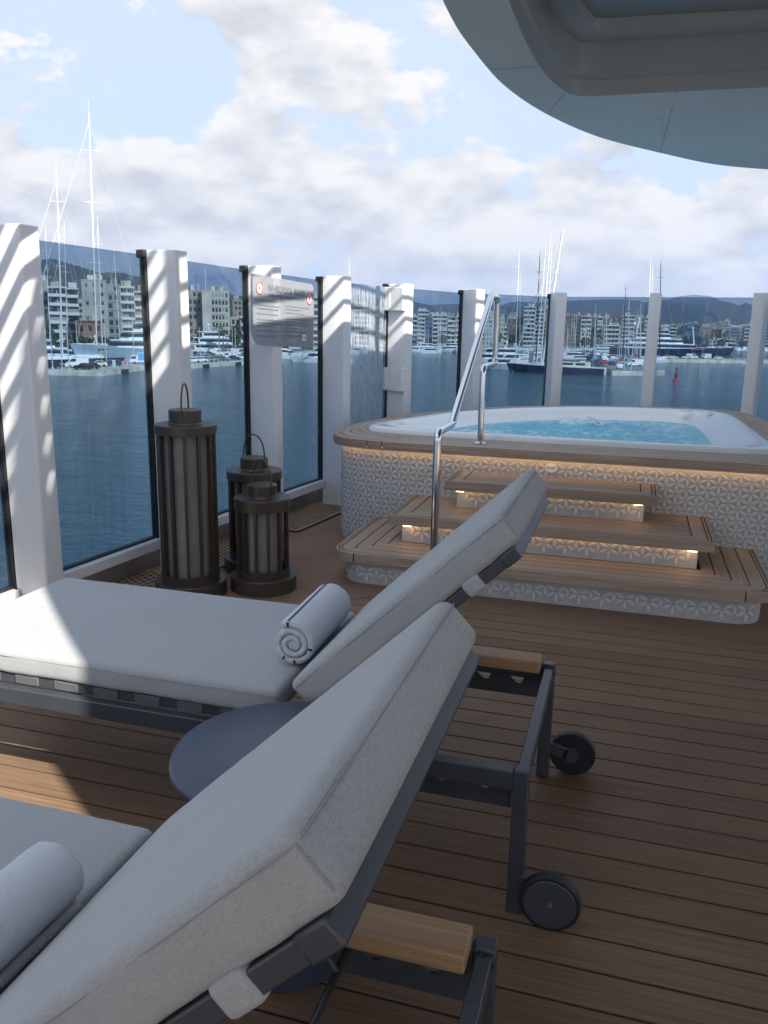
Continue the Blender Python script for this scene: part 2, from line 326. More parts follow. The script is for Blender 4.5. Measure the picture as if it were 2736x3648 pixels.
# ------------------------------------------------------------------ measured harbour layout (metres)
BUILDINGS=[
(-225.1, 283.5, 5.9, 26.1, 'grid', 'sand', 'sand coloured apartment block with small windows at the far left edge of the left pane'),
(-214.0, 279.5, 6.8, 23.6, 'band', 'sand', 'sand coloured apartment block behind the leaning yacht masts'),
(-211.9, 286.0, 4.3, 23.4, 'band', 'tan', 'tan apartment block with shaded balconies left of the grey tower'),
(-190.4, 269.5, 8.6, 25.4, 'small', 'stone', 'tall grey stone tower with scattered small windows behind the tallest mast'),
(-189.6, 279.8, 4.9, 24.5, 'grid', 'grey', 'grey glazed block joined to the right side of the stone tower'),
(-187.5, 286.0, 5.2, 24.0, 'band', 'cream', 'cream block with long white balconies right of the stone tower'),
(-187.6, 295.5, 4.9, 22.7, 'band', 'sand', 'lower sand block with balconies beside the second white post'),
(-168.8, 235.7, 7.6, 10.5, 'low', 'brick', 'low terracotta brick building at the foot of the stone tower'),
(-182.6, 328.7, 6.2, 24.8, 'grid', 'sand', 'apartment block with wide dark windows left of the blank hotel wall'),
(-172.0, 327.6, 11.3, 24.5, 'hotel', 'cream', 'cream hotel with a blank grey end wall and a grid of square windows'),
(-168.4, 338.4, 4.1, 13.9, 'grid', 'cream', 'low cream block right of the hotel behind the palm trees'),
(-162.7, 336.7, 4.5, 14.1, 'band', 'cream', 'low cream balconied block left of the whirlpool rules sign'),
(-284.1, 573.5, 5.5, 30.5, 'low', 'tan', 'tan hillside house above the low blocks right of the hotel'),
(-261.4, 540.1, 5.4, 26.4, 'low', 'cream', 'cream hillside house beside the whirlpool rules sign'),
(-162.2, 398.2, 12.2, 26.1, 'band', 'sand', 'sand block seen through the whirlpool rules sign'),
(-150.2, 392.2, 5.4, 24.8, 'band', 'cream', 'cream balconied block between the rules sign and the white post'),
(-161.3, 494.3, 9.6, 24.0, 'band', 'sand', 'sand block behind the salt stained pane'),
(-151.6, 497.4, 10.4, 21.6, 'grid', 'grey', 'grey block behind the salt stained pane'),
(-161.2, 619.4, 6.0, 20.1, 'band', 'grey', 'grey block with pale balconies at the left of the fifth pane'),
(-173.3, 698.8, 9.6, 26.5, 'band', 'white', 'tall white block with roof pavilions standing behind the grey block'),
(-150.0, 622.2, 5.6, 20.3, 'grid', 'blue', 'dark blue glazed block left of the white striped block'),
(-135.7, 596.7, 10.2, 21.1, 'band', 'white', 'white block striped by six dark window bands'),
(-129.2, 606.4, 5.5, 20.2, 'band', 'tan', 'brown block with white balconies right of the white striped block'),
(-125.5, 615.3, 4.7, 20.8, 'band', 'cream', 'cream balconied block left of the sixth post'),
(-127.5, 576.0, 9.5, 10.6, 'band', 'white', 'low white terraced block in front of the white striped block'),
(-108.1, 630.8, 9.6, 25.4, 'grid', 'white', 'white block with a square window grid behind the handrail'),
(-97.6, 637.6, 4.3, 20.7, 'small', 'cream', 'cream narrow tower just right of the handrail'),
(-92.2, 623.2, 1.8, 13.4, 'band', 'cream', 'narrow cream block with stacked balconies right of the handrail'),
(-92.1, 653.5, 6.6, 19.8, 'small', 'brown', 'dark brown block left of the raking masts'),
(-87.5, 664.3, 5.2, 21.6, 'grid', 'tan', 'tan block between the brown block and the stepped white block'),
(-119.4, 851.7, 10.8, 27.8, 'low', 'cream', 'cream villa on the rise behind the brown block'),
(-79.9, 660.2, 8.6, 29.4, 'band', 'white', 'stepped white block with many balconies behind the raking masts'),
(-74.0, 676.0, 6.5, 27.4, 'band', 'sand', 'sand block behind the thickest raking mast'),
(-68.6, 686.6, 6.3, 29.1, 'grid', 'sand', 'sand block left of the seventh post'),
(-53.4, 698.0, 6.0, 23.6, 'small', 'brown', 'dark brown block right of the seventh post'),
(-47.0, 700.4, 7.1, 24.5, 'vert', 'cream', 'cream tower with vertical window strips'),
(-39.1, 698.9, 8.1, 23.8, 'band', 'cream', 'block with broad white and black balcony stripes beside the cream tower'),
(-33.8, 719.2, 4.3, 23.3, 'small', 'brown', 'narrow dark block left of the white roof turret'),
(-28.6, 704.4, 4.3, 23.2, 'band', 'white', 'narrow white block with a roof turret'),
(-23.9, 711.6, 4.9, 22.8, 'grid', 'tan', 'tan block right of the white roof turret'),
(-15.8, 719.8, 8.2, 23.6, 'grid', 'brown', 'dark block with a fine window grid left of the black mast'),
(-6.6, 700.0, 9.5, 24.5, 'band', 'white', 'white striped block behind the black mast'),
(2.0, 720.0, 7.1, 23.8, 'grid', 'sand', 'sand block behind the explorer yacht mast'),
(8.3, 709.9, 5.0, 23.7, 'band', 'white', 'white block left of the eighth post'),
(-17.4, 639.7, 11.3, 16.1, 'band', 'white', 'low wide white block with black window bands behind the pole row'),
(-26.5, 649.5, 4.0, 16.4, 'band', 'cream', 'low cream block left of the low wide white block'),
(-36.2, 639.0, 5.7, 11.6, 'low', 'white', 'low white harbour building behind the first pier'),
(24.3, 879.6, 12.8, 14.8, 'band', 'white', 'white striped block right of the eighth post'),
(34.9, 899.3, 6.8, 20.3, 'band', 'tan', 'tan round cornered block in the last full pane'),
(41.6, 904.0, 5.8, 19.8, 'small', 'grey', 'grey windowless block beside the tan round cornered block'),
(52.3, 898.4, 16.0, 20.7, 'grid', 'blue', 'wide blue glass block above the explorer yacht foremast'),
(53.9, 838.2, 22.4, 9.7, 'vert', 'blue', 'low blue glass hall behind the explorer yacht foremast'),
(65.6, 902.6, 9.8, 18.9, 'small', 'tan', 'brown tan block right of the wide blue glass block'),
(74.4, 886.9, 9.8, 16.7, 'grid', 'brown', 'brown fronted block with grey side wall'),
(82.5, 881.1, 7.1, 16.0, 'small', 'cream', 'cream block right of the brown fronted block'),
(91.5, 975.7, 6.4, 26.2, 'vert', 'white', 'slim white tower rising above the city roofs'),
(92.0, 875.2, 12.7, 18.3, 'grid', 'grey', 'grey block with a dark square window grid'),
(103.9, 873.8, 11.1, 20.4, 'band', 'white', 'white and brown striped block left of the ninth post'),
(68.9, 847.2, 4.9, 6.8, 'low', 'white', 'small white house on the far shore'),
(75.4, 846.6, 7.9, 6.3, 'band', 'cream', 'low cream shore building left of the ferry'),
(84.1, 845.8, 9.0, 7.1, 'band', 'sand', 'low sand shore building above the ferry'),
(120.2, 871.7, 9.7, 21.4, 'band', 'sand', 'sand block at the right edge of the picture'),
(25.3, 849.6, 8.3, 8.6, 'band', 'white', 'low white shore block right of the eighth post'),
(36.2, 849.2, 13.4, 8.1, 'grid', 'sand', 'low sand shore building behind the blue hull')]
MASTS=[
(-151.4, 213.8, 1.4, 1.0, 68.3, 0.5, 'white', 'tallest white sailing yacht mast at the left, with long rigging wires'),
(-151.8, 198.7, 1.3, 1.0, 50.2, 0.42, 'white', 'second tallest white mast left of the tallest one'),
(-167.4, 218.2, 1.9, 1.4, 42.7, 0.25, 'white', 'thin white mast just right of the second tallest mast'),
(-171.8, 227.4, 1.3, 0.9, 41.1, 0.22, 'white', 'thin short white mast between the two tall left masts'),
(-172.7, 220.4, 0.9, 0.7, 38.2, 0.25, 'white', 'thin white mast at the far left beside the first post'),
(-154.7, 221.3, 0.6, 0.4, 40.3, 0.32, 'white', 'white mast with crosstrees right of the tallest mast'),
(-161.5, 240.9, -0.3, -0.2, 33.5, 0.3, 'white', 'pale mast in front of the cream balconied block'),
(-163.1, 251.8, -0.3, -0.2, 31.2, 0.22, 'grey', 'thin grey mast left of the second post'),
(-199.8, 369.4, 0.7, 0.4, 38.1, 0.42, 'white', 'white mast rising in front of the blank hotel wall'),
(-201.8, 362.6, 1.1, 0.6, 35.1, 0.3, 'dark', 'dark mast left of the hotel'),
(-128.5, 378.8, -1.3, -0.5, 42.9, 0.35, 'white', 'white mast head showing above the salt stained pane'),
(-106.7, 468.0, -0.6, -0.1, 23.0, 0.3, 'white', 'pale mast left of the tallest mast in the fifth pane'),
(-103.8, 458.4, -0.1, -0.0, 25.0, 0.36, 'white', 'tallest white mast in the fifth pane'),
(-112.8, 507.6, -0.8, -0.2, 23.2, 0.22, 'blue', 'thin bluish mast in the fifth pane'),
(-106.3, 488.6, -0.5, -0.1, 27.5, 0.34, 'dark', 'dark mast in the fifth pane'),
(-97.0, 470.1, -0.2, -0.1, 22.5, 0.36, 'white', 'white mast at the right of the fifth pane'),
(-126.9, 504.3, -0.6, -0.1, 23.6, 0.22, 'white', 'thin mast before the tall white block with pavilions'),
(-119.1, 485.6, -0.3, -0.1, 18.5, 0.28, 'white', 'pale mast left of the dark blue glazed block'),
(-120.0, 464.7, -0.3, -0.1, 15.4, 0.26, 'grey', 'grey mast at the left of the fifth pane'),
(-117.0, 486.1, -0.5, -0.1, 14.4, 0.24, 'grey', 'short grey mast before the dark blue glazed block'),
(-71.1, 424.1, -1.0, -0.2, 32.5, 0.26, 'white', 'mast tip left of the handrail top'),
(-70.6, 414.0, -0.6, -0.1, 19.3, 0.26, 'white', 'white mast seen through the handrail bend'),
(-72.0, 434.1, -0.7, -0.1, 22.7, 0.26, 'white', 'pale mast seen just left of the handrail upright'),
(-44.1, 327.0, -0.6, -0.1, 41.5, 0.34, 'white', 'white mast with two crosstrees left of the raking masts'),
(-44.3, 342.1, -1.6, -0.2, 33.4, 0.2, 'white', 'thin mast right of the mast with two crosstrees'),
(-30.2, 273.3, -0.7, -0.1, 34.8, 0.36, 'dark', 'dark mast left of the cluster of white raking masts'),
(-28.6, 260.4, 0.7, 0.1, 34.7, 0.34, 'white', 'leftmost white mast of the raking cluster'),
(-27.0, 256.6, 0.7, 0.1, 39.2, 0.42, 'white', 'second tallest white mast of the raking cluster'),
(-27.0, 270.7, -0.1, -0.0, 36.4, 0.3, 'white', 'short white mast in the middle of the raking cluster'),
(-26.1, 283.8, -0.9, -0.1, 28.5, 0.3, 'dark', 'short dark mast right of the raking cluster'),
(-15.9, 359.6, -1.0, -0.0, 22.6, 0.3, 'white', 'pale mast in front of the narrow white block with turret'),
(-11.9, 379.8, -1.2, -0.0, 20.5, 0.34, 'white', 'pale mast in front of the tan block'),
(-4.0, 330.0, -1.2, -0.0, 28.2, 0.42, 'dark', 'tall black mast in the seventh pane'),
(-2.7, 390.0, -1.6, -0.0, 26.0, 0.4, 'white', 'white mast right of the black mast'),
(2.4, 400.0, -1.6, 0.0, 24.8, 0.34, 'white', 'white mast left of the eighth post'),
(0.6, 395.0, -1.3, -0.0, 22.5, 0.4, 'grey', 'grey mast above the explorer yacht'),
(5.3, 385.0, -2.1, 0.0, 41.5, 0.55, 'white', 'bright white mast above the eighth post'),
(6.6, 384.9, -2.4, 0.0, 40.2, 0.4, 'white', 'second bright white mast above the eighth post'),
(10.3, 379.9, -2.9, 0.1, 40.7, 0.5, 'dark', 'dark mast above the eighth post'),
(-24.8, 329.1, -0.4, -0.0, 14.2, 0.24, 'white', 'pale mast right of the seventh post'),
(-22.9, 419.4, -0.8, -0.0, 17.1, 0.24, 'white', 'thin pale mast in front of the striped block'),
(-28.5, 429.1, -1.0, -0.1, 15.9, 0.22, 'white', 'thin pale mast in front of the cream tower')]
CARS=[
(-126.4, 170.6, 'van', 'white', 180, 'left quay'),
(-124.9, 176.7, 'car', 'white', 180, 'left quay'),
(-119.5, 163.3, 'car', 'black', 180, 'left quay'),
(-119.8, 166.6, 'car', 'dark', 180, 'left quay'),
(-124.8, 183.0, 'car', 'navy', 180, 'left quay'),
(-126.0, 183.1, 'car', 'grey', 180, 'left quay'),
(-126.1, 197.9, 'truck', 'white', 180, 'left quay'),
(-127.3, 163.8, 'car', 'dark', 0, 'left quay'),
(-128.4, 163.0, 'car', 'navy', 0, 'left quay'),
(-120.1, 214.5, 'car', 'white', 0, 'hotel quay'),
(-120.1, 218.6, 'car', 'white', 0, 'hotel quay'),
(-119.5, 221.4, 'car', 'grey', 0, 'hotel quay'),
(-119.3, 223.7, 'car', 'grey', 0, 'hotel quay'),
(-122.5, 232.1, 'car', 'red', 0, 'hotel quay'),
(-120.9, 231.4, 'car', 'green', 0, 'hotel quay'),
(-119.9, 232.3, 'car', 'grey', 0, 'hotel quay'),
(-123.6, 243.5, 'van', 'white', 180, 'hotel quay'),
(-119.9, 239.5, 'car', 'navy', 0, 'hotel quay'),
(-120.7, 246.4, 'car', 'white', 180, 'hotel quay'),
(-120.9, 251.5, 'car', 'dark', 180, 'hotel quay'),
(-150.0, 269.9, 'car', 'dark', 0, 'hotel quay'),
(-147.2, 269.6, 'car', 'grey', 0, 'hotel quay'),
(-146.6, 273.7, 'car', 'green', 0, 'hotel quay'),
(-144.9, 275.7, 'van', 'white', 0, 'hotel quay'),
(-145.8, 281.9, 'car', 'white', 0, 'hotel quay'),
(-143.4, 284.6, 'van', 'white', 180, 'hotel quay'),
(-141.5, 286.7, 'car', 'white', 180, 'hotel quay'),
(-137.2, 284.4, 'car', 'navy', 180, 'hotel quay'),
(-3.9, 257.8, 'car', 'white', 90, 'first pier'),
(-2.0, 293.5, 'van', 'teal', 180, 'first pier'),
(0.1, 283.8, 'van', 'white', 200, 'first pier'),
(-4.7, 324.1, 'car', 'red', 80, 'first pier'),
(1.6, 319.1, 'car', 'white', 170, 'first pier'),
(-7.7, 348.9, 'car', 'white', 70, 'first pier'),
(-8.6, 370.8, 'car', 'dark', 60, 'first pier'),
(-9.8, 319.4, 'car', 'white', 80, 'first pier'),
(-11.3, 349.8, 'car', 'white', 80, 'first pier'),
(-9.8, 299.1, 'car', 'red', 80, 'first pier'),
(-11.9, 313.9, 'car', 'navy', 80, 'first pier'),
(-14.3, 360.3, 'car', 'dark', 80, 'first pier'),
(-16.4, 411.4, 'car', 'white', 80, 'first pier'),
(-12.6, 403.7, 'car', 'white', 70, 'first pier'),
(-18.2, 386.5, 'car', 'navy', 80, 'first pier'),
(-21.4, 445.6, 'car', 'dark', 80, 'first pier'),
(-20.8, 412.6, 'car', 'grey', 80, 'first pier'),
(-25.0, 480.4, 'car', 'green', 80, 'first pier'),
(-22.5, 501.3, 'car', 'dark', 80, 'first pier'),
(-6.9, 286.4, 'car', 'navy', 80, 'first pier'),
(-7.6, 307.5, 'car', 'grey', 80, 'first pier'),
(0.5, 385.0, 'car', 'red', 180, 'first pier'),
(-3.6, 380.7, 'car', 'grey', 180, 'first pier'),
(-28.5, 502.7, 'car', 'grey', 80, 'first pier'),
(-14.1, 334.5, 'car', 'grey', 80, 'first pier'),
(10.1, 388.0, 'car', 'white', 0, 'far pier'),
(13.1, 388.6, 'car', 'white', 180, 'far pier'),
(16.3, 391.8, 'car', 'white', 0, 'far pier'),
(22.3, 400.2, 'car', 'white', 180, 'far pier'),
(24.7, 400.2, 'van', 'white', 0, 'far pier'),
(30.5, 406.1, 'van', 'white', 180, 'far pier'),
(28.0, 406.0, 'car', 'black', 0, 'far pier'),
(36.3, 405.9, 'car', 'white', 0, 'far pier'),
(42.5, 420.6, 'car', 'green', 0, 'far pier'),
(45.5, 415.0, 'car', 'grey', 180, 'far pier')]
POLES=[
(-125.6, 160.8, 10.8, 'left quay'),
(-123.0, 160.6, 9.6, 'left quay'),
(-121.4, 161.0, 10.6, 'left quay'),
(-160.4, 217.2, 10.9, 'left quay'),
(-136.2, 196.4, 10.1, 'left quay'),
(-128.2, 197.3, 11.0, 'left quay'),
(-136.0, 247.4, 9.6, 'hotel quay'),
(-139.7, 267.7, 10.3, 'hotel quay'),
(-140.8, 280.2, 9.6, 'hotel quay'),
(-120.4, 241.6, 9.6, 'hotel quay'),
(-399.5, 814.6, 9.1, 'hotel quay'),
(-4.4, 256.5, 9.2, 'first pier'),
(-2.7, 254.2, 7.7, 'first pier'),
(-0.7, 252.2, 9.6, 'first pier'),
(-0.3, 331.9, 7.7, 'first pier'),
(1.0, 357.3, 7.8, 'first pier'),
(2.3, 358.6, 8.5, 'first pier'),
(-3.0, 391.7, 8.5, 'first pier'),
(-5.8, 388.8, 8.2, 'first pier'),
(-23.8, 508.8, 8.0, 'pole row'),
(-22.0, 484.2, 7.7, 'pole row'),
(-20.3, 461.8, 7.4, 'pole row'),
(-21.9, 511.4, 6.8, 'pole row'),
(-20.2, 486.5, 8.1, 'pole row'),
(-18.6, 463.9, 7.8, 'pole row'),
(-20.0, 513.9, 7.2, 'pole row'),
(-18.3, 488.8, 6.9, 'pole row'),
(-16.8, 466.1, 8.2, 'pole row'),
(-18.0, 516.4, 7.6, 'pole row'),
(-16.5, 491.1, 7.4, 'pole row'),
(-15.1, 468.2, 7.1, 'pole row'),
(-16.1, 519.0, 8.1, 'pole row'),
(-14.6, 493.5, 7.8, 'pole row'),
(-13.3, 470.4, 7.5, 'pole row')]
RIDGE_NEAR=[(-44.48, 64.3), (-41.46, 73.9), (-39.6, 76.8), (-38.16, 79.2), (-37.66, 81.6), (-36.78, 77.3), (-35.83, 73.0), (-34.93, 68.6), (-33.71, 69.4), (-32.06, 64.1), (-30.66, 59.1), (-28.9, 53.8), (-26.81, 49.5), (-26.39, 47.2), (-25.68, 48.4), (-24.2, 41.8), (-21.98, 31.5), (-19.73, 22.7)]
RIDGE_FAR=[(-28.95, 95.4), (-25.3, 148.7), (-21.6, 167.0), (-17.87, 167.1), (-14.75, 148.0), (-13.6, 134.1), (-12.52, 137.8), (-11.3, 140.3), (-10.08, 144.1), (-8.96, 133.8), (-8.24, 150.8), (-7.74, 155.0), (-6.62, 150.9), (-4.53, 160.0), (-2.99, 165.9), (-1.14, 168.2), (-0.04, 163.9), (0.55, 155.6), (1.49, 168.2), (4.92, 163.3), (5.53, 157.6), (5.92, 144.7), (6.33, 157.8), (6.96, 139.3), (8.27, 144.3), (10.12, 133.4), (14.46, 123.3)]
RIDGE_PEAK=[(0.92, 201.9), (2.23, 249.9), (2.73, 256.8), (3.31, 262.0), (3.89, 257.1), (4.27, 252.2), (5.41, 204.6), (7.04, 180.8)]
# ================================================================== THE SHIP'S DECK
FZ = .007
WALL = [(-2.83, 2.09), (-2.76, 3.145), (-2.632, 4.207), (-2.52, 5.25), (-2.377, 6.281), (-2.14, 7.30), (-1.67, 8.30), (-.90, 9.08), (.11, 9.18), (1.10, 8.92), (2.0, 8.40), (2.75, 7.7)]
PTOP = [1.88, 1.87, 1.846, 1.828, 1.815, 1.80, 1.794, 1.796, 1.80, 1.80, 1.80]
GTOP = [1.845, 1.836, 1.822, 1.803, 1.785, 1.776, 1.762, 1.757, 1.765, 1.762, 1.76, 1.76]
def wdir(i):
    a, b = Vector(WALL[i]), Vector(WALL[i+1]); t = (b-a).normalized(); return t, Vector((t.y, -t.x))
offs = []
for i in range(len(WALL)):
    t, n = wdir(min(i, len(WALL)-2)); offs.append(tuple(Vector(WALL[i])-n*.10))
deck_poly = [(8, -7), (8, 6.5), (3.4, 7.0)] + list(reversed(offs)) + [(-2.9, -7)]
deck = struct(MB().prism(deck_poly, -.25, 0).build('deck', [MARGIN]))
# plank field
LB = [(4.175, -1.275), (4.15, -1.30), (3.83, -1.68), (3.40, -2.18), (3.0, -2.42), (0, -2.55), (-7, -2.72)]
def xl(y):
    for (y1, x1), (y0, x0) in zip(LB, LB[1:]):
        if y0 <= y <= y1: return x0+(x1-x0)*(y-y0)/(y1-y0)
    return LB[0][1] if y > LB[0][0] else LB[-1][1]
caulk = MB().prism([(8, -7), (8, 4.187), (.5, 4.187)] + [(x-.012, y+.012) for y, x in LB], 0, .003).build('caulking', [CAULK], deck)
seams = [4.179] + [4.1204-.11316*k for k in range(0, 99)]
for k in range(len(seams)-1):
    hi, lo = seams[k]-.0042, seams[k+1]+.0042
    x1 = 8
    ys = [hi]+[y for y, _ in LB if lo < y < hi]+[lo]
    poly = [(x1, lo), (x1, hi)] + [(xl(y), y) for y in ys]
    MB().prism(poly, .003, FZ).build('plank', [PLANK], deck)
# perforated scupper gratings between the posts
def grating(i, s0=.135, s1=-.02):
    t, n = wdir(i); a = Vector(WALL[i])+t*s0; L = (Vector(WALL[i+1])+t*s1-a).length; w0, w1 = -.085, .30
    m = MB(); rows = 9; p = (w1-w0)/rows; cols = int(L/p); q = L/cols; h = .40
    def P(u, v, z): r = a+t*u+n*(w0+v); return (r.x, r.y, z)
    def quad(u0, u1, v0, v1): m.add([P(u0, v0, .012), P(u1, v0, .012), P(u1, v1, .012), P(u0, v1, .012)], [(0, 1, 2, 3)])
    quad(0, L, 0, p*.5)
    for r in range(rows-1):
        v0 = p*(r+.5); v1 = v0+p*.52; v2 = v0+p
        off = (r % 2)*.5*q; us = [0]
        for c in range(cols-1): us += [off+q*(c+.3), off+q*(c+.3)+q*.5]
        us.append(L)
        for j in range(0, len(us), 2): quad(us[j], us[j+1], v0, v1)
        quad(0, L, v1, v2)
    quad(0, L, p*(rows-.5), p*rows)
    g = m.build('grating_panel', [GRATE], deck)
    MB().add([P(0, 0, .003), P(L, 0, .003), P(L, w1-w0, .003), P(0, w1-w0, .003)], [(0, 1, 2, 3)]).build('drain_shade', [DARK], g)  # dark sheet stands in for the shade below the holes
for i in (1, 2, 3): grating(i)
# ------------------------------------------------------------------ unseen roof added behind the camera to shade the near lounger
aw = struct(MB().box((2.7, -1.42, 2.86), (10.6, 2.4, .22)).build('shade_roof', [WHITE], bevel=.04))
for x in (-2.2, 3.0, 7.6): MB().box((x, -2.3, 1.375), (.14, .14, 2.75)).build('shade_roof_post', [WHITE], aw)
# ------------------------------------------------------------------ deck overhang above
OV = [(7, 8.3), (2.6, 8.2), (1.6, 7.95), (.889, 7.559), (.464, 7.249), (.053, 6.708), (-.345, 6.088), (-.617, 5.382), (-.767, 4.722), (-.818, 4.104), (-.828, 3.70)]
RV = [(7, 5.06), (2.6, 5.05), (1.6, 5.048), (.9, 5.045), (.4, 5.04), (-.05, 5.03), (-.375, 5.02), (-.477, 4.869), (-.545, 4.5), (-.572, 4.0), (-.574, 3.75)]
R2 = [(7, 4.5), (2.6, 4.47), (1.6, 4.455), (.9, 4.44), (.4, 4.43), (.0, 4.40), (-.27, 4.385), (-.315, 4.31), (-.352, 4.1), (-.376, 3.85), (-.385, 3.7)]
def open_smooth(P, n=5):
    o = []
    for i in range(len(P)-1):
        p0, p1, p2, p3 = P[max(i-1, 0)], P[i], P[i+1], P[min(i+2, len(P)-1)]
        for j in range(n):
            t = j/n; o.append(tuple(.5*(2*p1[c]+(p2[c]-p0[c])*t+(2*p0[c]-5*p1[c]+4*p2[c]-p3[c])*t*t+(3*p1[c]-p0[c]-3*p2[c]+p3[c])*t**3) for c in (0, 1)))
    o.append(P[-1]); return o
NEARO = [(-.80, 3.2), (-.74, 2.7), (-.62, 2.2), (-.40, 1.7), (0, 1.12), (.5, .58), (1.05, .08), (1.6, -.30), (2.4, -.7), (7, -1.2)]
def mir(P, yc, near=None):
    if near: return open_smooth(P+near)
    q = open_smooth(P); r_ = [(x, 2*yc-y) for x, y in reversed(q[:-1])]
    return q+r_
O_, R_, I_ = mir(OV, 3.70, NEARO), mir(RV, 3.72), mir(R2, 3.69)
assert len(O_) == len(R_) == len(I_)
def ring(m, A, za, B, zb, mi=0):
    n = len(A); m.add([(x, y, za) for x, y in A]+[(x, y, zb) for x, y in B], [(i, i+1, n+i+1, n+i) for i in range(n-1)], mi)
ov = MB(); ring(ov, O_, 2.70, R_, 2.70)
mid = lambda t: [lerp2(a, b, t) for a, b in zip(R_, I_)]
n0 = [lerp2(a, b, -.02) for a, b in zip(O_, R_)]
ring(ov, R_, 2.70, mid(.04), 2.775, 1); ring(ov, mid(.04), 2.775, mid(.15), 2.785, 1); ring(ov, mid(.15), 2.785, mid(.18), 2.93, 1); ring(ov, mid(.18), 2.93, mid(.72), 2.93, 1); ring(ov, mid(.72), 2.93, mid(.86), 2.90, 1); ring(ov, mid(.86), 2.90, I_, 2.83, 1); ring(ov, I_, 2.83, mid(1.03), 2.93, 1)
ring(ov, O_, 2.70, n0, 2.73); ring(ov, n0, 2.73, n0, 3.02)
ov.add([(x, y, 3.02) for x, y in n0], [tuple(range(len(n0)))])
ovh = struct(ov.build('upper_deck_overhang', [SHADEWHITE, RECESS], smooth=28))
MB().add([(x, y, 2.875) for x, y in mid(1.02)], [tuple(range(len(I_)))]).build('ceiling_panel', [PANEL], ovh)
seam = MB()
for a, b in (((.10, 5.045), (.058, 6.70)), ((-.60, 5.36), (-.46, 4.87)), ((-.79, 4.42), (-.55, 4.42))): seam.bar((*a, 2.699), (*b, 2.699), .005 if a[0] > 0 else .002, .003)
seam.build('joint', [mat('joint_line', (.46, .52, .55), .6)], ovh)
wf = MB()
for x, y, dx, dy in ((.085, 5.2, .02, .12), (.02, 5.75, .012, .1)): wf.box((x, y, 2.6985), (.06, .22, .003), -.02)
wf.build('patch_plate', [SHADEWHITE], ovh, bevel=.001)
uh = struct(MB().box((4.6, 4.6, 4.01), (5.2, 5.0, 1.98)).build('shade_block', [WHITE]))  # unseen block added to keep the sun off the rear posts
# slats added out of frame beside the overhang to stripe the nearest posts
lb, lq = Vector((.30, -.954, 0)), Vector((.954, .30, 0)); lc = Vector((-1.13, 2.02, 2.76))
for k in range(-5, 5): c = lc+lq*(k*.125); MB().bar(c-lb*.74, c+lb*.74, .038, .03).build('shade_slat', [WHITE], ovh)
for e in (-.70, .72): c = lc+lb*e+Vector((0, 0, .035)); MB().bar(c-lq*.68, c+lq*.75, .03, .04).build('shade_slat_beam', [WHITE], ovh)
# railing on the deck above (out of frame; its rails stripe the posts with shadow)
ur = tag(empty('upper_deck_railing', (0, 0, 3.02)), 'white horizontal rails along the edge of the deck above', 'railing')
inset = [lerp2(a, b, .12) for a, b in zip(O_, R_)]
for z in (3.20, 3.38, 3.56, 3.74, 3.92, 4.12):
    MB().tube([(x, y, z-3.02) for x, y in inset], .020 if z < 4.1 else .026, 8).build('rail', [WHITE], ur, smooth=True)
for i in range(4, len(inset)-4, 9):
    x, y = inset[i]; MB().box((x, y, .54), (.05, .05, 1.08)).build('post', [WHITE], ur)
# ------------------------------------------------------------------ glass windscreen
ws = tag(empty('glass_windscreen', (-2.5, 5.2, 0)), 'curved windscreen of tinted glass panes between white posts along the deck edge', 'windscreen')
def wobj(mb, name, m, **k): o = mb.build(name, m, ws, **k); o.matrix_parent_inverse = Matrix.Translation((2.5, -5.2, 0)); return o
PW, PT, PR = .20, .117, .014
for i in range(len(PTOP)):
    t, n = wdir(i); t0, n0_ = wdir(max(i-1, 0)); t = (t+t0).normalized(); n = Vector((t.y, -t.x)); a = Vector(WALL[i]); poly = []
    for cx, cy, a0 in ((PT-PR, PW-PR, 0), (PR, PW-PR, 90), (PR, PR*.4, 180), (PT-PR, PR*.4, 270)):
        rr = PR if cy > .1 else PR*.4
        for j in range(5):
            an = R(a0+22.5*j); p = a+t*(cx+rr*math.cos(an))+n*(cy+rr*math.sin(an)); poly.append((p.x, p.y))
    wobj(MB().prism(poly, 0, PTOP[i]), 'post', [WHITE], bevel=.007)
    # dark seal and its clamp at the near side
    g = MB(); c = a-n*.021+t*.012; g.box((c.x, c.y, (.2+GTOP[i])/2), (.024, .042, GTOP[i]-.2+.01), math.atan2(t.y, t.x))
    seal = wobj(g, 'seal_strip', [RUBBER], bevel=.003)
    c = a-n*.026+t*.002; wobj(MB().box((c.x, c.y, GTOP[i]+.005), (.03, .06, .045), math.atan2(t.y, t.x)), 'clamp', [RUBBER], bevel=.008)
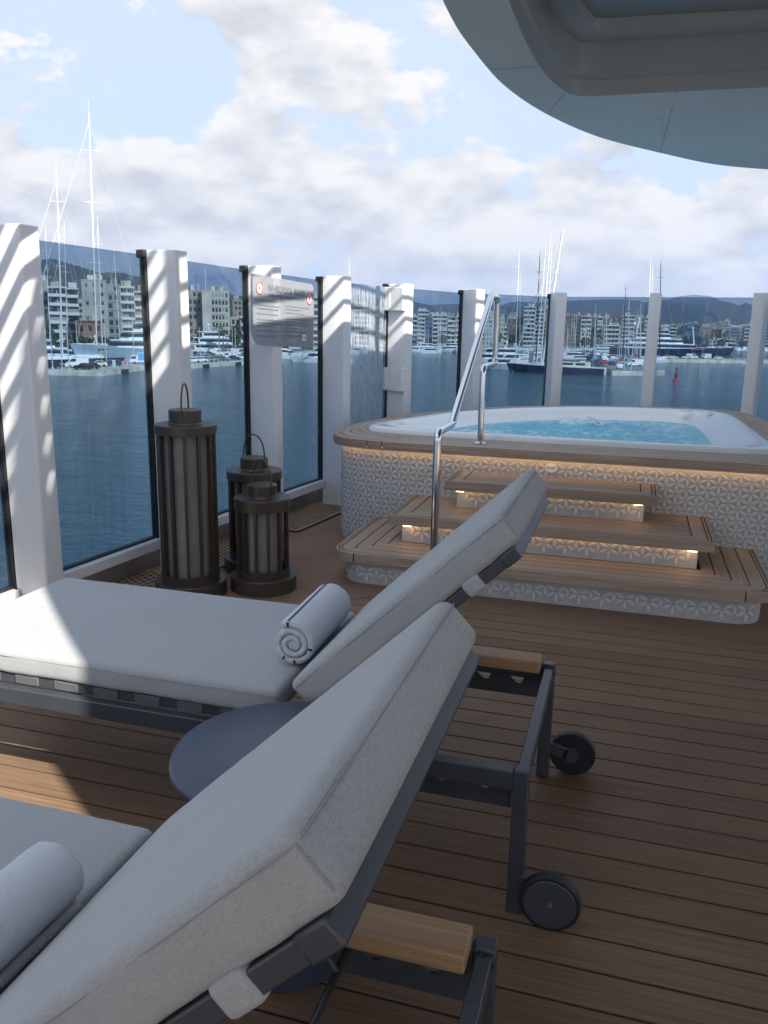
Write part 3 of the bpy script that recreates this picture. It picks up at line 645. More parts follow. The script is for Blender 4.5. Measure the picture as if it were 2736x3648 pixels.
for i in range(len(WALL)-1):
    t, n = wdir(i); a, b = Vector(WALL[i])+t*.05-n*.02, Vector(WALL[i+1])-n*.02
    q = n*.005; z0 = .205; za, zb = GTOP[i], GTOP[i+1]
    vs = [(*(a-q), z0), (*(b-q), z0), (*(b+q), z0), (*(a+q), z0), (*(a-q), za), (*(b-q), zb), (*(b+q), zb), (*(a+q), za)]
    wobj(MB().add(vs, [(3, 2, 1, 0), (4, 5, 6, 7), (0, 1, 5, 4), (1, 2, 6, 5), (2, 3, 7, 6), (3, 0, 4, 7)]), 'glass_pane', [SALT if i == 4 else GLASS])
    c = (Vector(WALL[i])+t*PT+Vector(WALL[i+1]))/2; L = (Vector(WALL[i+1])-Vector(WALL[i])).length-PT; rz = math.atan2(t.y, t.x)
    k = c-n*.012; wobj(MB().box((k.x, k.y, .176), (L, .085, .062), rz), 'sill', [WHITE], bevel=.006)
    k = c-n*.02; wobj(MB().box((k.x, k.y, .2125), (L, .03, .013), rz), 'base_seal', [RUBBER])
    k = c-n*.095; wobj(MB().box((k.x, k.y, .0725), (L+PT, .012, .143), rz), 'curb', [mat('curb_paint', (.30, .27, .25), .5, var=.1)])
# protective plates on the fifth post
t, n = wdir(5); a5 = Vector(WALL[5]); rz = math.atan2(n.y, n.x)
for j, (zc, h, w, off, lab) in enumerate(((1.672, .20, .215, .085, 'white foam plate wrapped near the top of a post beside the salt stained pane'), (.972, .205, .235, .08, 'white foam plate strapped at mid height of the post beside the salt stained pane'))):
    c = a5+n*off-t*.016; o = MB(); o.box((0, 0, 0), (w, .016, h)); o.box((-w/2+.035, -.010, 0), (.07, .006, h-.004)); o.box((w/2-.006, .05, 0), (.012, .1, h))
    o = tag(o.build('foam_plate', [BRACK], bevel=.003), lab, 'plate', 'foam plates on the windscreen post'); o.location = (c.x, c.y, zc); o.rotation_euler.z = rz
# ------------------------------------------------------------------ whirlpool
TO = [(-1.55, 5.20), (-.9, 5.20), (-.2, 5.20), (.5, 5.20), (1.05, 5.22), (1.28, 5.50), (1.25, 6.3), (1.16, 7.2), (1.06, 8.1), (.86, 8.48), (.3, 8.53), (-.4, 8.34), (-1.0, 7.96), (-1.45, 7.46), (-1.78, 6.87), (-1.93, 6.42), (-2.02, 5.90), (-2.0, 5.52), (-1.86, 5.29)]
TI = [(-1.40, 5.60), (-.9, 5.575), (-.2, 5.56), (.45, 5.57), (.78, 5.60), (.92, 5.80), (.915, 6.4), (.89, 7.2), (.84, 7.8), (.68, 8.04), (.25, 8.06), (-.28, 7.93), (-.78, 7.64), (-1.18, 7.26), (-1.50, 6.78), (-1.67, 6.33), (-1.80, 5.98), (-1.82, 5.76), (-1.68, 5.64)]
to, ti = smooth_closed(TO), smooth_closed(TI); NT = len(to)
tub = tag(empty('whirlpool', (-.4, 6.8, 0)), 'raised whirlpool bath with teak rim, mosaic wall and bubbling turquoise water', 'whirlpool')
INV = Matrix.Translation((.4, -6.8, 0))
def tobj(mb, name, m, parent=None, **k):
    o = mb.build(name, m, parent or tub, **k)
    if parent is None: o.matrix_parent_inverse = INV
    return o
def inward(P, d):
    o = []; n = len(P)
    for i in range(n):
        t = (Vector(P[(i+1) % n])-Vector(P[i-1])).normalized(); o.append(tuple(Vector(P[i])+Vector((-t.y, t.x))*d))
    return o
body = inward(to, .06)
wl = MB(); ring(wl, body+[body[0]], 0, body+[body[0]], .668); wallo = tobj(wl, 'mosaic_wall', [GROUT], smooth=40)
# rim boards, cut at joints
jn = [0, 28, 40, 66, 84, 104, 132, 150]
fr = [0, .22, .48, .74, .985]
for b in range(4):
    f0, f1 = fr[b]+(.012 if b else 0), fr[b+1]-.012
    for j in range(len(jn)):
        i0, i1 = jn[j], jn[(j+1) % len(jn)]+(NT if j == len(jn)-1 else 0)
        ids = [i % NT for i in range(i0, i1+1)]
        A = [lerp2(to[i], ti[i], f0) for i in ids]; B = [lerp2(to[i], ti[i], f1) for i in ids]
        for Q in (A, B):
            e = (Vector(Q[1])-Vector(Q[0])).normalized()*.004; Q[0] = tuple(Vector(Q[0])+e); e = (Vector(Q[-1])-Vector(Q[-2])).normalized()*.004; Q[-1] = tuple(Vector(Q[-1])-e)
        dirx = abs(A[-1][0]-A[0][0]) > abs(A[-1][1]-A[0][1])
        tobj(MB().strip(A, B, .672 if b == 0 else .702, .715), 'rim_board', [TEAK if dirx else TEAKY], bevel=.003 if b == 0 else .0015, smooth=40)
A = inward(to, .003); B = inward(to, .015); tobj(MB().strip(A+[A[0]], B+[B[0]], .655, .671), 'edge_board', [TEAK], smooth=40)
A = [lerp2(to[i % NT], ti[i % NT], .03) for i in range(NT+1)]; B = [lerp2(to[i % NT], ti[i % NT], 1.0) for i in range(NT+1)]
tobj(MB().strip(A, B, .676, .7085), 'rim_caulking', [CAULK])
# acrylic shell
CX, CY = -.45, 6.80
prof = [(1.0, .712), (.995, .735), (.985, .746), (.965, .750), (.93, .748), (.90, .735), (.86, .70), (.80, .668), (.74, .640), (.70, .56), (.66, .35), (.60, .26), (.02, .25)]
sh = MB(); rows = []
for f, z in prof: rows.append([((CX+(x-CX)*f), (CY+(y-CY)*f), z) for x, y in ti])
sh.add([v for r_ in rows for v in r_], [(k*NT+i, k*NT+(i+1) % NT, (k+1)*NT+(i+1) % NT, (k+1)*NT+i) for k in range(len(prof)-1) for i in range(NT)])
tobj(sh, 'acrylic_shell', [SHELL], smooth=60)
for x, y, r_ in ((-1.60, 5.86, .035), (.48, 7.86, .045), (.66, 7.78, .035)): tobj(MB().lathe([(r_, 0), (r_, .012), (r_*.8, .018), (.005, .018)], 24, (x, y, .747)), 'control_knob', [SHELL], smooth=True)
def water_mat():
    m = bpy.data.materials.new('whirlpool_water'); m.use_nodes = True; nt = m.node_tree; b = nt.nodes['Principled BSDF']; N = nt.nodes.new; L = nt.links.new
    tc = N('ShaderNodeTexCoord'); mp = N('ShaderNodeMapping'); mp.inputs['Scale'].default_value = (1, .8, 1); L(tc.outputs['Object'], mp.inputs[0])
    def nz(s, d, ro, di): n = N('ShaderNodeTexNoise'); n.inputs['Scale'].default_value = s; n.inputs['Detail'].default_value = d; n.inputs['Roughness'].default_value = ro; n.inputs['Distortion'].default_value = di; L(mp.outputs[0], n.inputs[0]); return n.outputs['Fac']
    a, c = nz(9, 8, .68, 1.6), nz(2.1, 3, .5, .4)
    s = N('ShaderNodeMath'); s.operation = 'MULTIPLY_ADD'; L(c, s.inputs[0]); s.inputs[1].default_value = .5; L(a, s.inputs[2])
    mr = N('ShaderNodeMapRange'); mr.inputs[1].default_value = .74; mr.inputs[2].default_value = .95
    sx = N('ShaderNodeSeparateXYZ'); L(tc.outputs['Object'], sx.inputs[0]); hz_ = N('ShaderNodeMapRange'); hz_.inputs[1].default_value = .668; hz_.inputs[2].default_value = .715; hz_.inputs[4].default_value = .35; L(sx.outputs[2], hz_.inputs[0])
    s5 = N('ShaderNodeMath'); s5.operation = 'ADD'; L(s.outputs[0], s5.inputs[0]); L(hz_.outputs[0], s5.inputs[1]); L(s5.outputs[0], mr.inputs[0])
    mx = N('ShaderNodeMix'); mx.data_type = 'RGBA'; mx.inputs[6].default_value = (.105, .54, .69, 1); mx.inputs[7].default_value = (.70, .88, .92, 1); L(mr.outputs[0], mx.inputs[0]); L(mx.outputs[2], b.inputs['Base Color'])
    b.inputs['Roughness'].default_value = .16
    bp = N('ShaderNodeBump'); bp.inputs['Strength'].default_value = .6; bp.inputs['Distance'].default_value = .02; L(a, bp.inputs['Height']); L(bp.outputs[0], b.inputs['Normal']); return m
wt = MB(); NR = 60; rows = []
for k in range(NR+1):
    f = .79*k/NR; row = []
    for x, y in ti:
        X, Y = CX+(x-CX)*f, CY+(y-CY)*f
        e = max(0, 1-(k/NR)**6)
        z = .652+e*(.010*noise.noise((X*9, Y*9, 0))+.009*noise.noise((X*24, Y*24, 3))+.004*noise.noise((X*60, Y*60, 5)))
        g1 = math.exp(-(((X+.32)/.14)**2+((Y-7.15)/.12)**2)); z += .062*g1*(1+.7*noise.noise((X*26, Y*26, 1))+.7*noise.noise((X*70, Y*70, 2)))
        g2 = math.exp(-(((X+.52)/.09)**2+((Y-7.2)/.09)**2)); z += .045*g2*(1+.8*noise.noise((X*30, Y*30, 4)))
        row.append((X, Y, z))
    rows.append(row)
wt.add([v for r_ in rows for v in r_], [(k*NT+i, k*NT+(i+1) % NT, (k+1)*NT+(i+1) % NT, (k+1)*NT+i) for k in range(NR) for i in range(NT)])
tobj(wt, 'water', [water_mat()], smooth=180)
# petals of the mosaic
def petal_mesh():
    m = MB(); 
    def lens(L, w, k=5):
        r_ = (L*L/4+w*w/4)/w; o = []
        for s in (1, -1):
            for j in range(k):
                x = -L/2+L*j/k; x = x if s > 0 else -x
                o.append((x, s*(math.sqrt(max(0, r_*r_-x*x))-(r_-w/2))))
        return o
    a, b = lens(.068, .0295), lens(.057, .0205)
    m.add([(x, y, .0014) for x, y in a], [tuple(range(len(a)))], 1)
    n = len(b); m.add([(x, y, .0014) for x, y in b]+[(x*.80, y*.55, .0028) for x, y in b], [(i, (i+1) % n, n+(i+1) % n, n+i) for i in range(n)]+[tuple(range(n, 2*n))], 0)
    return m
PM = petal_mesh(); PME = PM.mesh('petal', [PETAL, PETALRIM]); PME.polygons.foreach_set('use_smooth', [True]*len(PME.polygons)); PME.set_sharp_from_angle(angle=R(30))
def petals(path, z0, z1, a=.0695):
    """transforms of the petals of a six-petal lattice laid on a wall path"""
    P = [Vector(p) for p in path]; acc = [0]
    for p, q in zip(P, P[1:]): acc.append(acc[-1]+(q-p).length)
    L = acc[-1]; out = []; du = a*math.cos(R(30))
    def at(u):
        for i in range(len(P)-1):
            if acc[i+1] >= u or i == len(P)-2:
                f = (u-acc[i])/max(1e-9, acc[i+1]-acc[i]); return P[i].lerp(P[i+1], f), (P[i+1]-P[i]).normalized()
    nc = int(L/du)+2; nr = int((z1-z0)/a)+3
    for c in range(nc):
        for r_ in range(-1, nr):
            u, z = c*du, z0+(r_+.5*(c % 2))*a
            for (mu, mz, ang) in ((u, z+a/2, 90), (u+du/2, z+a/4, 30), (u+du/2, z-a/4, -30)):
                hz = .030*abs(math.sin(R(ang)))+.004; hu = .034*abs(math.cos(R(ang)))+.006
                if mz-hz < z0 or mz+hz > z1 or mu-hu < 0 or mu+hu > L: continue
                p, t = at(mu); nrm = Vector((t.y, -t.x, 0)); T = Vector((t.x, t.y, 0)); U = Vector((0, 0, 1))
                X = T*math.cos(R(ang))+U*math.sin(R(ang)); Y = nrm.cross(X)
                out.append(Matrix(((X.x, Y.x, nrm.x, p.x+nrm.x*.0006), (X.y, Y.y, nrm.y, p.y+nrm.y*.0006), (X.z, Y.z, nrm.z, mz), (0, 0, 0, 1))))
    return out
def lay_petals(mats, parent, limit=290, hidden=None):
    mats = [m for m in mats if not (hidden and hidden(m.translation))]
    mats.sort(key=lambda m: (m.translation-Vector((0, 0, EYE))).length)
    for m in mats[:limit]:
        o = bpy.data.objects.new('petal', PME); link(o); o.parent = parent; o.matrix_basis = m
    rest = MB()
    for m in mats[limit:]: 
        n = len(rest.v); rest.v += [tuple(m @ Vector(v)) for v in PM.v]; rest.f += [tuple(i+n for i in f) for f in PM.f]; rest.m += PM.m
    if rest.v:
        o = rest.build('petal_field', [PETAL, PETALRIM], parent); o['kind'] = 'stuff'
fp = [body[i % NT] for i in range(NT-30, NT+44)]
def covered(p): return p.y < 5.3 and ((-1.58 < p.x < .76 and p.z < .12) or (-1.3 < p.x < .48 and p.z < .3) or (-1.02 < p.x < .17 and p.z < .47))
lay_petals(petals(fp, .004, .662), wallo, 290, covered)
lp = [Vector(p) for p in body]
ls = MB(); lo = inward(to, .040); lo2 = inward(to, .022)
ls.strip([lo[i % NT] for i in range(NT-14, NT+46)], [lo2[i % NT] for i in range(NT-14, NT+46)], .6645, .668); tobj(ls, 'light_strip', [LEDR])
# oval maker's plaque
pq = tobj(MB().lathe([(.036, 0), (.036, .003), (.001, .003)], 28), 'oval_plaque', [STICK]); pq.matrix_parent_inverse = Matrix(); pq.matrix_basis = Matrix.Translation((-.447+.4, 5.252-6.8, .603)) @ Matrix.Rotation(R(90), 4, 'X') @ Matrix.Diagonal((1.12, .8, 1, 1))
deps = None
def text_obj(body_, size, m, parent, loc, align='LEFT', sx=1., name='lettering', rot=(R(90), 0, 0), bold=False):
    cu = bpy.data.curves.new('t', 'FONT'); cu.body = body_; cu.size = size; cu.align_x = align; cu.extrude = .0003; cu.resolution_u = 2
    if bold: cu.offset = size*.018
    to_ = bpy.data.objects.new('t', cu); link(to_); dg = bpy.context.evaluated_depsgraph_get(); me = bpy.data.meshes.new_from_object(to_.evaluated_get(dg))
    bpy.data.objects.remove(to_); me.materials.clear(); me.materials.append(m)
    o = bpy.data.objects.new(name, me); link(o); o.parent = parent; o.location = loc; o.rotation_euler = rot; o.scale = (sx, 1, 1); return o
fpn = MB()
for x, y, w, h in ((-.018, .004, .020, .006), (.004, .004, .016, .006), (.021, .004, .013, .006), (-.014, -.007, .022, .003), (.010, -.007, .020, .003)): fpn.box((x, y, .0034), (w, h, .0006))
fpn.build('fine_print', [SIGNTXT], pq)
# ------------------------------------------------------------------ steps
st = tag(empty('whirlpool_steps', (-.41, 4.34, 0)), 'three teak steps with flower mosaic risers and warm lights in front of the whirlpool', 'steps')
SINV = Matrix.Translation((.41, -4.34, 0))
def sobj(mb, name, m, parent=None, **k):
    o = mb.build(name, m, parent or st, **k)
    if parent is None: o.matrix_parent_inverse = SINV
    return o
def uline(x0, x1, yf, yb, Rr, d, k=8):
    """U-shaped outline (left side, front, right side) offset inwards by d"""
    r_ = max(Rr-d, .0005); o = [(x0+d, yb)]
    cx, cy = x0+max(Rr, d), yf+max(Rr, d)
    for j in range(k+1): an = R(180+90*j/k); o.append((cx+r_*math.cos(an), cy+r_*math.sin(an)))
    cx = x1-max(Rr, d)
    for j in range(k+1): an = R(270+90*j/k); o.append((cx+r_*math.cos(an), cy+r_*math.sin(an)))
    o.append((x1-d, yb)); return o
def tread(x0, x1, yf, yb, z, Rr, offs_, inner):
    K = 8; g = .0038
    for b, (d0, d1) in enumerate(zip(offs_, offs_[1:])):
        A, B = uline(x0, x1, yf, yb, Rr, d0+(g if b else 0), K), uline(x0, x1, yf, yb, Rr, d1-g, K)
        if b == 0 and Rr > .05: cuts = [(0, 1), (1, 5), (5, 9), (9, 10), (10, 14), (14, 18), (18, 19)]; cuts = [(0, 1), (1, 9), (9, 10), (10, 18), (18, 19)]
        else: cuts = [(0, 5), (5, 14), (14, 19)]
        for i0, i1 in cuts:
            a, c = A[i0:i1+1], B[i0:i1+1]
            for Q in (a, c):
                e = Vector(Q[1])-Vector(Q[0]); Q[0] = tuple(Vector(Q[0])+e.normalized()*min(.003, e.length*.3)); e = Vector(Q[-1])-Vector(Q[-2]); Q[-1] = tuple(Vector(Q[-1])-e.normalized()*min(.003, e.length*.3))
            alongx = abs(a[-1][0]-a[0][0]) > abs(a[-1][1]-a[0][1])
            sobj(MB().strip(a, c, z-.056 if b == 0 else z-.012, z), 'tread_board', [TEAK if alongx else TEAKY], bevel=.0025 if b == 0 else 0, smooth=40)
    dl = offs_[-1]
    if inner:
        y = yf+dl+g
        while y+.02 < yb:
            y2 = min(y+inner, yb); sobj(MB().box(((x0+x1)/2, (y+y2-2*g)/2, z-.006), (x1-x0-2*dl-2*g, y2-y-2*g, .012)), 'tread_board', [TEAK], bevel=.001); y = y2
    sobj(MB().prism(uline(x0, x1, yf, yb, Rr, .006, K), z-.047, z-.004), 'tread_core', [CAULK])
def riser(x0, x1, yf, yb, z0, z1, Rr, lit, lim):
    U = uline(x0, x1, yf, yb, Rr, 0, 8); m = MB(); ring(m, U, z0, U, z1); o = sobj(m, 'riser', [GROUT], smooth=40)
    if lit:
        sobj(MB().box(((x0+x1)/2, yf-.014, z1-.0035), (x1-x0-.06, .012, .005)), 'light_strip', [LED])
    return o, petals(U[1:-1] if Rr > .05 else [U[9], U[10]], z0+.002, z1-.002)
Y0 = 5.255
r1, p1 = riser(-1.55, .735, 4.395, Y0, 0, .141, .14, False, 0)
r2, p2 = riser(-1.26, .42, 4.69, Y0, .19, .316, .004, True, 0)
r3, p3 = riser(-.99, .125, 4.975, Y0, .365, .496, .004, True, 0)
lay_petals(p1, r1, 160); lay_petals(p2, r2, 90); lay_petals(p3, r3, 50)
tread(-1.60, .785, 4.34, Y0, .19, .15, [0, .018, .036, .115, .20, .275, .345], 0)
tread(-1.33, .497, 4.62, Y0, .365, .006, [0, .018, .036, .115], .048)
tread(-1.048, .197, 4.865, Y0, .545, .006, [0, .018, .036, .10], .048)
for x, y, z in ((-.955, 4.915, .495), (.09, 4.915, .495), (-1.215, 4.655, .315), (.385, 4.655, .315)): sobj(MB().box((x, y-.012, z-.010), (.05, .02, .010)), 'spotlight', [SPOT], bevel=.003)
# ------------------------------------------------------------------ handrail
def fillet(P, r_, k=6):
    P = [Vector(p) for p in P]; o = [P[0]]
    for a, b, c in zip(P, P[1:], P[2:]):
        u, v = (a-b).normalized(), (c-b).normalized(); ang = u.angle(v); d = min(r_/math.tan(ang/2), (a-b).length*.48, (c-b).length*.48)
        p, q = b+u*d, b+v*d
        for j in range(k+1): t = j/k; o.append(p*(1-t)**2+b*2*t*(1-t)+q*t*t)
    o.append(P[-1]); return o
hx = -.925
hr = tag(empty('handrail', (hx, 4.10, 0)), 'polished steel handrail rising from the deck over the steps to the whirlpool rim', 'handrail')
rail = MB().tube([p-Vector((hx, 4.10, 0)) for p in fillet([(hx, 4.10, 0), (hx, 4.10, .945), (hx, 4.44, .945), (hx, 5.545, 1.655), (hx, 5.80, 1.655), (hx, 5.83, 1.21), (hx, 5.365, 1.21), (hx, 5.365, .716)], .045)], .0205, 20).build('tube', [STEEL], hr, smooth=60)
for y, z in ((4.10, .007), (5.365, .716)): MB().lathe([(.043, 0), (.043, .006), (.024, .010), (.022, .012)], 28, (0, y-4.10, z)).build('flange', [STEEL], hr, smooth=True)
# ================================================================== LOUNGERS
def make_lounger(loc, label):
    root = tag(empty('sun_lounger', loc), label, 'sun lounger', 'sun loungers on the teak deck')
    HW = .3625; XF = -1.88
    B = lambda mb, name, m, parent=root, **k: mb.build(name, m, parent, **k)
    for s in (-1, 1):
        B(MB().box((-.02, s*(HW-.0175), .203), (.04, .035, .406)), 'leg', [GREY], bevel=.004)
        B(MB().box((XF+.02, s*(HW-.0175), .195), (.04, .035, .39)), 'leg', [GREY], bevel=.004)
        B(MB().box(((XF-.0)/2, s*(HW-.0175), .374), (-XF-.08, .031, .052)), 'side_rail', [GREY], bevel=.003)
        B(MB().box(((XF-.7)/2-.02, s*(HW-.042), .416), (-XF-.74, .01, .030)), 'sling_edge', [STRAPD])
    B(MB().box((-.020, 0, .374), (.030, 2*HW-.07, .046)), 'end_rail', [GREY], bevel=.003)
    B(MB().box((XF+.02, 0, .374), (.030, 2*HW-.07, .046)), 'end_rail', [GREY], bevel=.003)
    x = XF+.10
    while x < -.76:
        B(MB().box((x, 0, .4165), (.082, 2*HW-.066, .029)), 'seat_strap', [STRAPL], bevel=.003); x += .137
    # seat cushion
    def cushion(name, L, Wd, T, seed):
        vs, fs = roundbox(L, Wd, T, .020, (44, 18, 3), 4); out = []
        for v in vs:
            ex, ey = 1-(abs(v.x)/(L/2))**6, 1-(abs(v.y)/(Wd/2))**4
            q = v.copy()
            if v.z > 0: q.z += .005*max(0, ex)*max(0, ey)+.003*noise.noise((v.x*4, v.y*4, seed))*max(0, ex)
            q.y += .0035*noise.noise((v.x*7, v.z*12, seed+3))+.0012*noise.noise((v.x*38, v.z*9, seed)); q.x += .003*noise.noise((v.y*8, v.z*20, seed+7)); q.z -= .0035*max(0, 1-abs(abs(v.y)-Wd/2)/.03)*abs(noise.noise((v.x*16, seed, 2)))
            out.append(q)
        return MB().add(out, fs)
    Ls = 1.185; sc = B(cushion('seat', Ls, .675, .078, 1), 'seat_cushion', [FABRIC], smooth=180, loc=(-1.868+Ls/2, 0, .4705))
    sm = MB(); z = .021
    for s in (-1, 1): sm.tube([(-Ls/2+.006+i*(Ls-.012)/20, s*(.3378+.001*math.sin(i*1.7)), z) for i in range(21)], .0011, 5)
    sm.tube([(-Ls/2-.0008, -.315+.63*i/10, z) for i in range(11)], .0011, 5); sm.build('seam', [SEAM], sc)
    # backrest: pivot at x=-.607, leaning back 44 degrees
    th = R(44); piv = (-.622, 0, .400)
    bf = empty('backrest_frame', piv); bf.parent = root; bf.rotation_euler = (0, -th, 0)
    for s in (-1, 1): B(MB().box((.385, s*(HW-.045), .0145), (.77, .034, .029)), 'side_bar', [GREY], bf, bevel=.003)
    B(MB().box((.768, 0, .0145), (.046, 2*HW-.050, .033)), 'top_bar', [GREY], bf, bevel=.004)
    B(MB().box((.06, 0, .016), (.04, 2*HW-.13, .03)), 'cross_bar', [GREY], bf, bevel=.003)
    for i in range(5): B(MB().box((.17+i*.115, 0, .022), (.075, 2*HW-.13, .008)), 'back_strap', [STRAPD], bf)
    B(MB().box((.651, 0, .016), (.054, 2*HW-.046, .044)), 'cushion_strap', [FABRIC], bf, bevel=.010, seg=3)
    Lb = .755; bc = empty('dummy'); bpy.data.objects.remove(bc)
    bc = B(cushion('back', Lb, .675, .088, 5), 'back_cushion', [FABRIC], root, smooth=180)
    u = Vector((math.cos(th), 0, math.sin(th))); n = Vector((-math.sin(th), 0, math.cos(th)))
    bc.location = Vector(piv)+u*(.822-Lb/2)+n*.0735; bc.rotation_euler = (0, -th, 0)
    sm = MB()
    for s in (-1, 1):
        sm.tube([(-Lb/2+.006+i*(Lb-.012)/14, s*(.3378+.001*math.sin(i*1.9)), .026) for i in range(15)], .0011, 5)
        sm.tube([(Lb/2-.0050, s*.3335, .026-.055*i/4) for i in range(5)], .0011, 5)
    sm.tube([(Lb/2+.0004, -.330+.66*i/10, .026) for i in range(11)], .0011, 5); sm.build('seam', [SEAM], bc)
    # prop: cross rod in the notched racks, two stays up to the backrest
    B(MB().tube([(-.275, -HW+.03, .343), (-.275, HW-.03, .343)], .0075, 10), 'prop_rod', [GREY], smooth=True)
    for s in (-1, 1):
        a = Vector((-.275, s*(HW-.10), .343)); b = Vector(piv)+u*.27; b.y = s*(HW-.10)
        B(MB().tube([a, b], .0075, 10), 'prop_stay', [GREY], smooth=True)
        rk = MB(); pl = []                                        # notched rack plate under the rail
        pl = [(-.62, .285), (-.045, .285), (-.045, .347)]
        for k in range(3): xo = -.10-.11*k; pl += [(xo, .347), (xo-.006, .330), (xo-.020, .328), (xo-.045, .346)]
        pl += [(-.62, .347)]
        nn = len(pl); y = s*(HW-.030); vs = [(px_, y-.003, pz) for px_, pz in pl]+[(px_, y+.003, pz) for px_, pz in pl]
        rk.add(vs, [tuple(range(nn)), tuple(range(2*nn-1, nn-1, -1))]+[(i, (i+1) % nn, nn+(i+1) % nn, nn+i) for i in range(nn)]); B(rk, 'notched_rack', [GREY])
    B(MB().box((-.36, HW-.052, .4125), (.63, .085, .038)), 'armrest', [ARM], bevel=.006, seg=3)
    B(MB().tube([(-.012, HW-.034, .384), (-.012, HW-.046, .384)], .011, 14), 'screw_cap', [TYRE])
    B(MB().tube([(-.026, HW-.036, .392), (-.020, HW-.037, .392)], .010, 14), 'screw_cap', [TYRE])
    for s in (-1, 1):
        y0 = s*(HW+.012)
        w = B(MB().tube([(.072, y0-s*.004, .0765), (.072, y0+s*.026, .0765)], .0755, 44), 'wheel', [TYRE], smooth=40, bevel=.004)
        B(MB().tube([(.072, y0+s*.0225, .0765), (.072, y0+s*.0285, .0765)], .066, 44), 'hub_disc', [GREY], w, smooth=40, bevel=.002)
        B(MB().lathe([(.008, 0), (.007, .004), (.001, .006)], 16), 'axle_cap', [STEEL], w, smooth=True).matrix_basis = Matrix.Translation((.072, y0+s*.0285, .0765)) @ Matrix.Rotation(R(-90*s), 4, 'X')
        yb = s*(HW-.002)
        B(MB().bar((-.01, yb, .0765+.02), (.06, yb, .0765+.006), .012, .045), 'wheel_bracket', [GREY], bevel=.004)
        B(MB().tube([(.068, yb-.006, .079), (.068, yb+.006, .079)], .026, 24), 'wheel_bracket', [GREY], smooth=40)
    return root
l1 = make_lounger((-.165, 2.2465, FZ), 'grey cushioned sun lounger nearer the whirlpool, its whole seat in view')
l2 = copy_tree(l1); l2.location = (-.150, .9365, FZ); l2['label'] = 'grey cushioned sun lounger closest to the camera, its backrest filling the bottom left'
# ================================================================== TOWELS
def towel(loc, label, L=.37, rz=0., seed=0):
    root = tag(empty('rolled_towel', loc, rz), label, 'towel', 'rolled towels on the loungers')
    turns = 2.6; nt_ = 110; th = .0185; r0_ = .010; pts = []
    for i in range(nt_+1):
        a = turns*2*math.pi*i/nt_; r_ = r0_+((.0208))*a/(2*math.pi); pts.append((a, r_))
    r_end = pts[-1][1]+th/2; ny = 60; m = MB()
    def P(a, r_, y, j):
        rr = r_+.0012*noise.noise((math.cos(a)*r_*90, math.sin(a)*r_*90, y*90+seed)); e = abs(y)/(L/2)
        rr *= 1-.06*max(0, e-.9)*10*.5
        return (rr*math.cos(a+.6), y, rr*math.sin(a+.6))
    ys = [-L/2+L*j/ny for j in range(ny+1)]
    rows = []
    for side in (1, -1):
        seq = pts if side == 1 else list(reversed(pts))
        for a, r_ in seq: rows.append((a, r_+side*th*.47))
    n = len(rows); vs = []
    for j, y in enumerate(ys):
        e = 1 if 0 < j < ny else 0
        for a, r_ in rows:
            yy = y+(.006*noise.noise((a*2., r_*60, seed)) if not e else 0); vs.append(P(a, r_, yy, j))
    fs = [(j*n+i, j*n+(i+1) % n, (j+1)*n+(i+1) % n, (j+1)*n+i) for j in range(ny) for i in range(n)]
    h = n//2
    for j in (0, ny):
        for i in range(h-1): fs.append((j*n+i, j*n+i+1, j*n+n-2-i, j*n+n-1-i))
    m.add(vs, fs); m.build('terry_roll', [TOWEL], root, smooth=180)
    core = MB().tube([(0, -L/2+.004, 0), (0, L/2-.004, 0)], .016, 16).build('terry_core', [TOWEL], root, smooth=60)
    # navy stripe woven near the outer edge, running the length of the roll
    ae = pts[-1][0]; s = MB(); A, Bv = [], []
    for j, y in enumerate(ys):
        wv = .035*math.sin(y*9+seed)
        for lst, da in ((A, -.36), (Bv, -.36+.085)):
            a = ae+da+wv; r_ = r0_+(.0208)*a/(2*math.pi)+th*.47+.0016; lst.append((r_*math.cos(a+.6), y*1.003, r_*math.sin(a+.6)))
    k = len(A); s.add(A+Bv, [(i, i+1, k+i+1, k+i) for i in range(k-1)])
    for tt in (-.36, -2.3, -3.6, -4.3):                            # stripe ends showing on the face of the roll
        a0 = ae+tt; q = []
        for a in (a0, a0+.10):
            rb = r0_+(.0208)*a/(2*math.pi)
            for r_ in (rb-th*.30, rb+th*.40): q.append((r_*.955*math.cos(a+.6), -L/2-.0035, r_*.955*math.sin(a+.6)))
        s.add(q+[(x, y+.02, z) for x, y, z in q], [(0, 1, 3, 2), (1, 5, 7, 3), (0, 2, 6, 4), (0, 4, 5, 1), (2, 3, 7, 6)])
    s.build('navy_stripe', [NAVY], root)
    return root
tw1 = towel((-.880, 2.255, FZ+.578), 'rolled white towel with a navy stripe beside the whirlpool side lounger backrest', rz=R(1.5)); tw1.rotation_euler = (0, R(130), R(2))
tw2 = towel((-.865, .835, FZ+.578), 'rolled white towel at the bottom left on the closest lounger', seed=4); tw2.rotation_euler = (0, R(-60), R(-2))
# ================================================================== SIDE TABLE
tb = tag(empty('side_table', (-.70, 1.61, FZ)), 'round dark blue grey side table between the two loungers', 'side table')
MB().lathe([(.10, .478), (.235, .480), (.252, .486), (.2595, .496), (.2605, .506), (.258, .515), (.2505, .519), (.001, .519)], 72).build('table_top', [TABLE], tb, smooth=50)
MB().lathe([(.15, 0), (.158, .004), (.160, .03), (.175, .20), (.205, .36), (.240, .479), (.20, .4795)], 64).build('drum_base', [TABLE], tb, smooth=50)
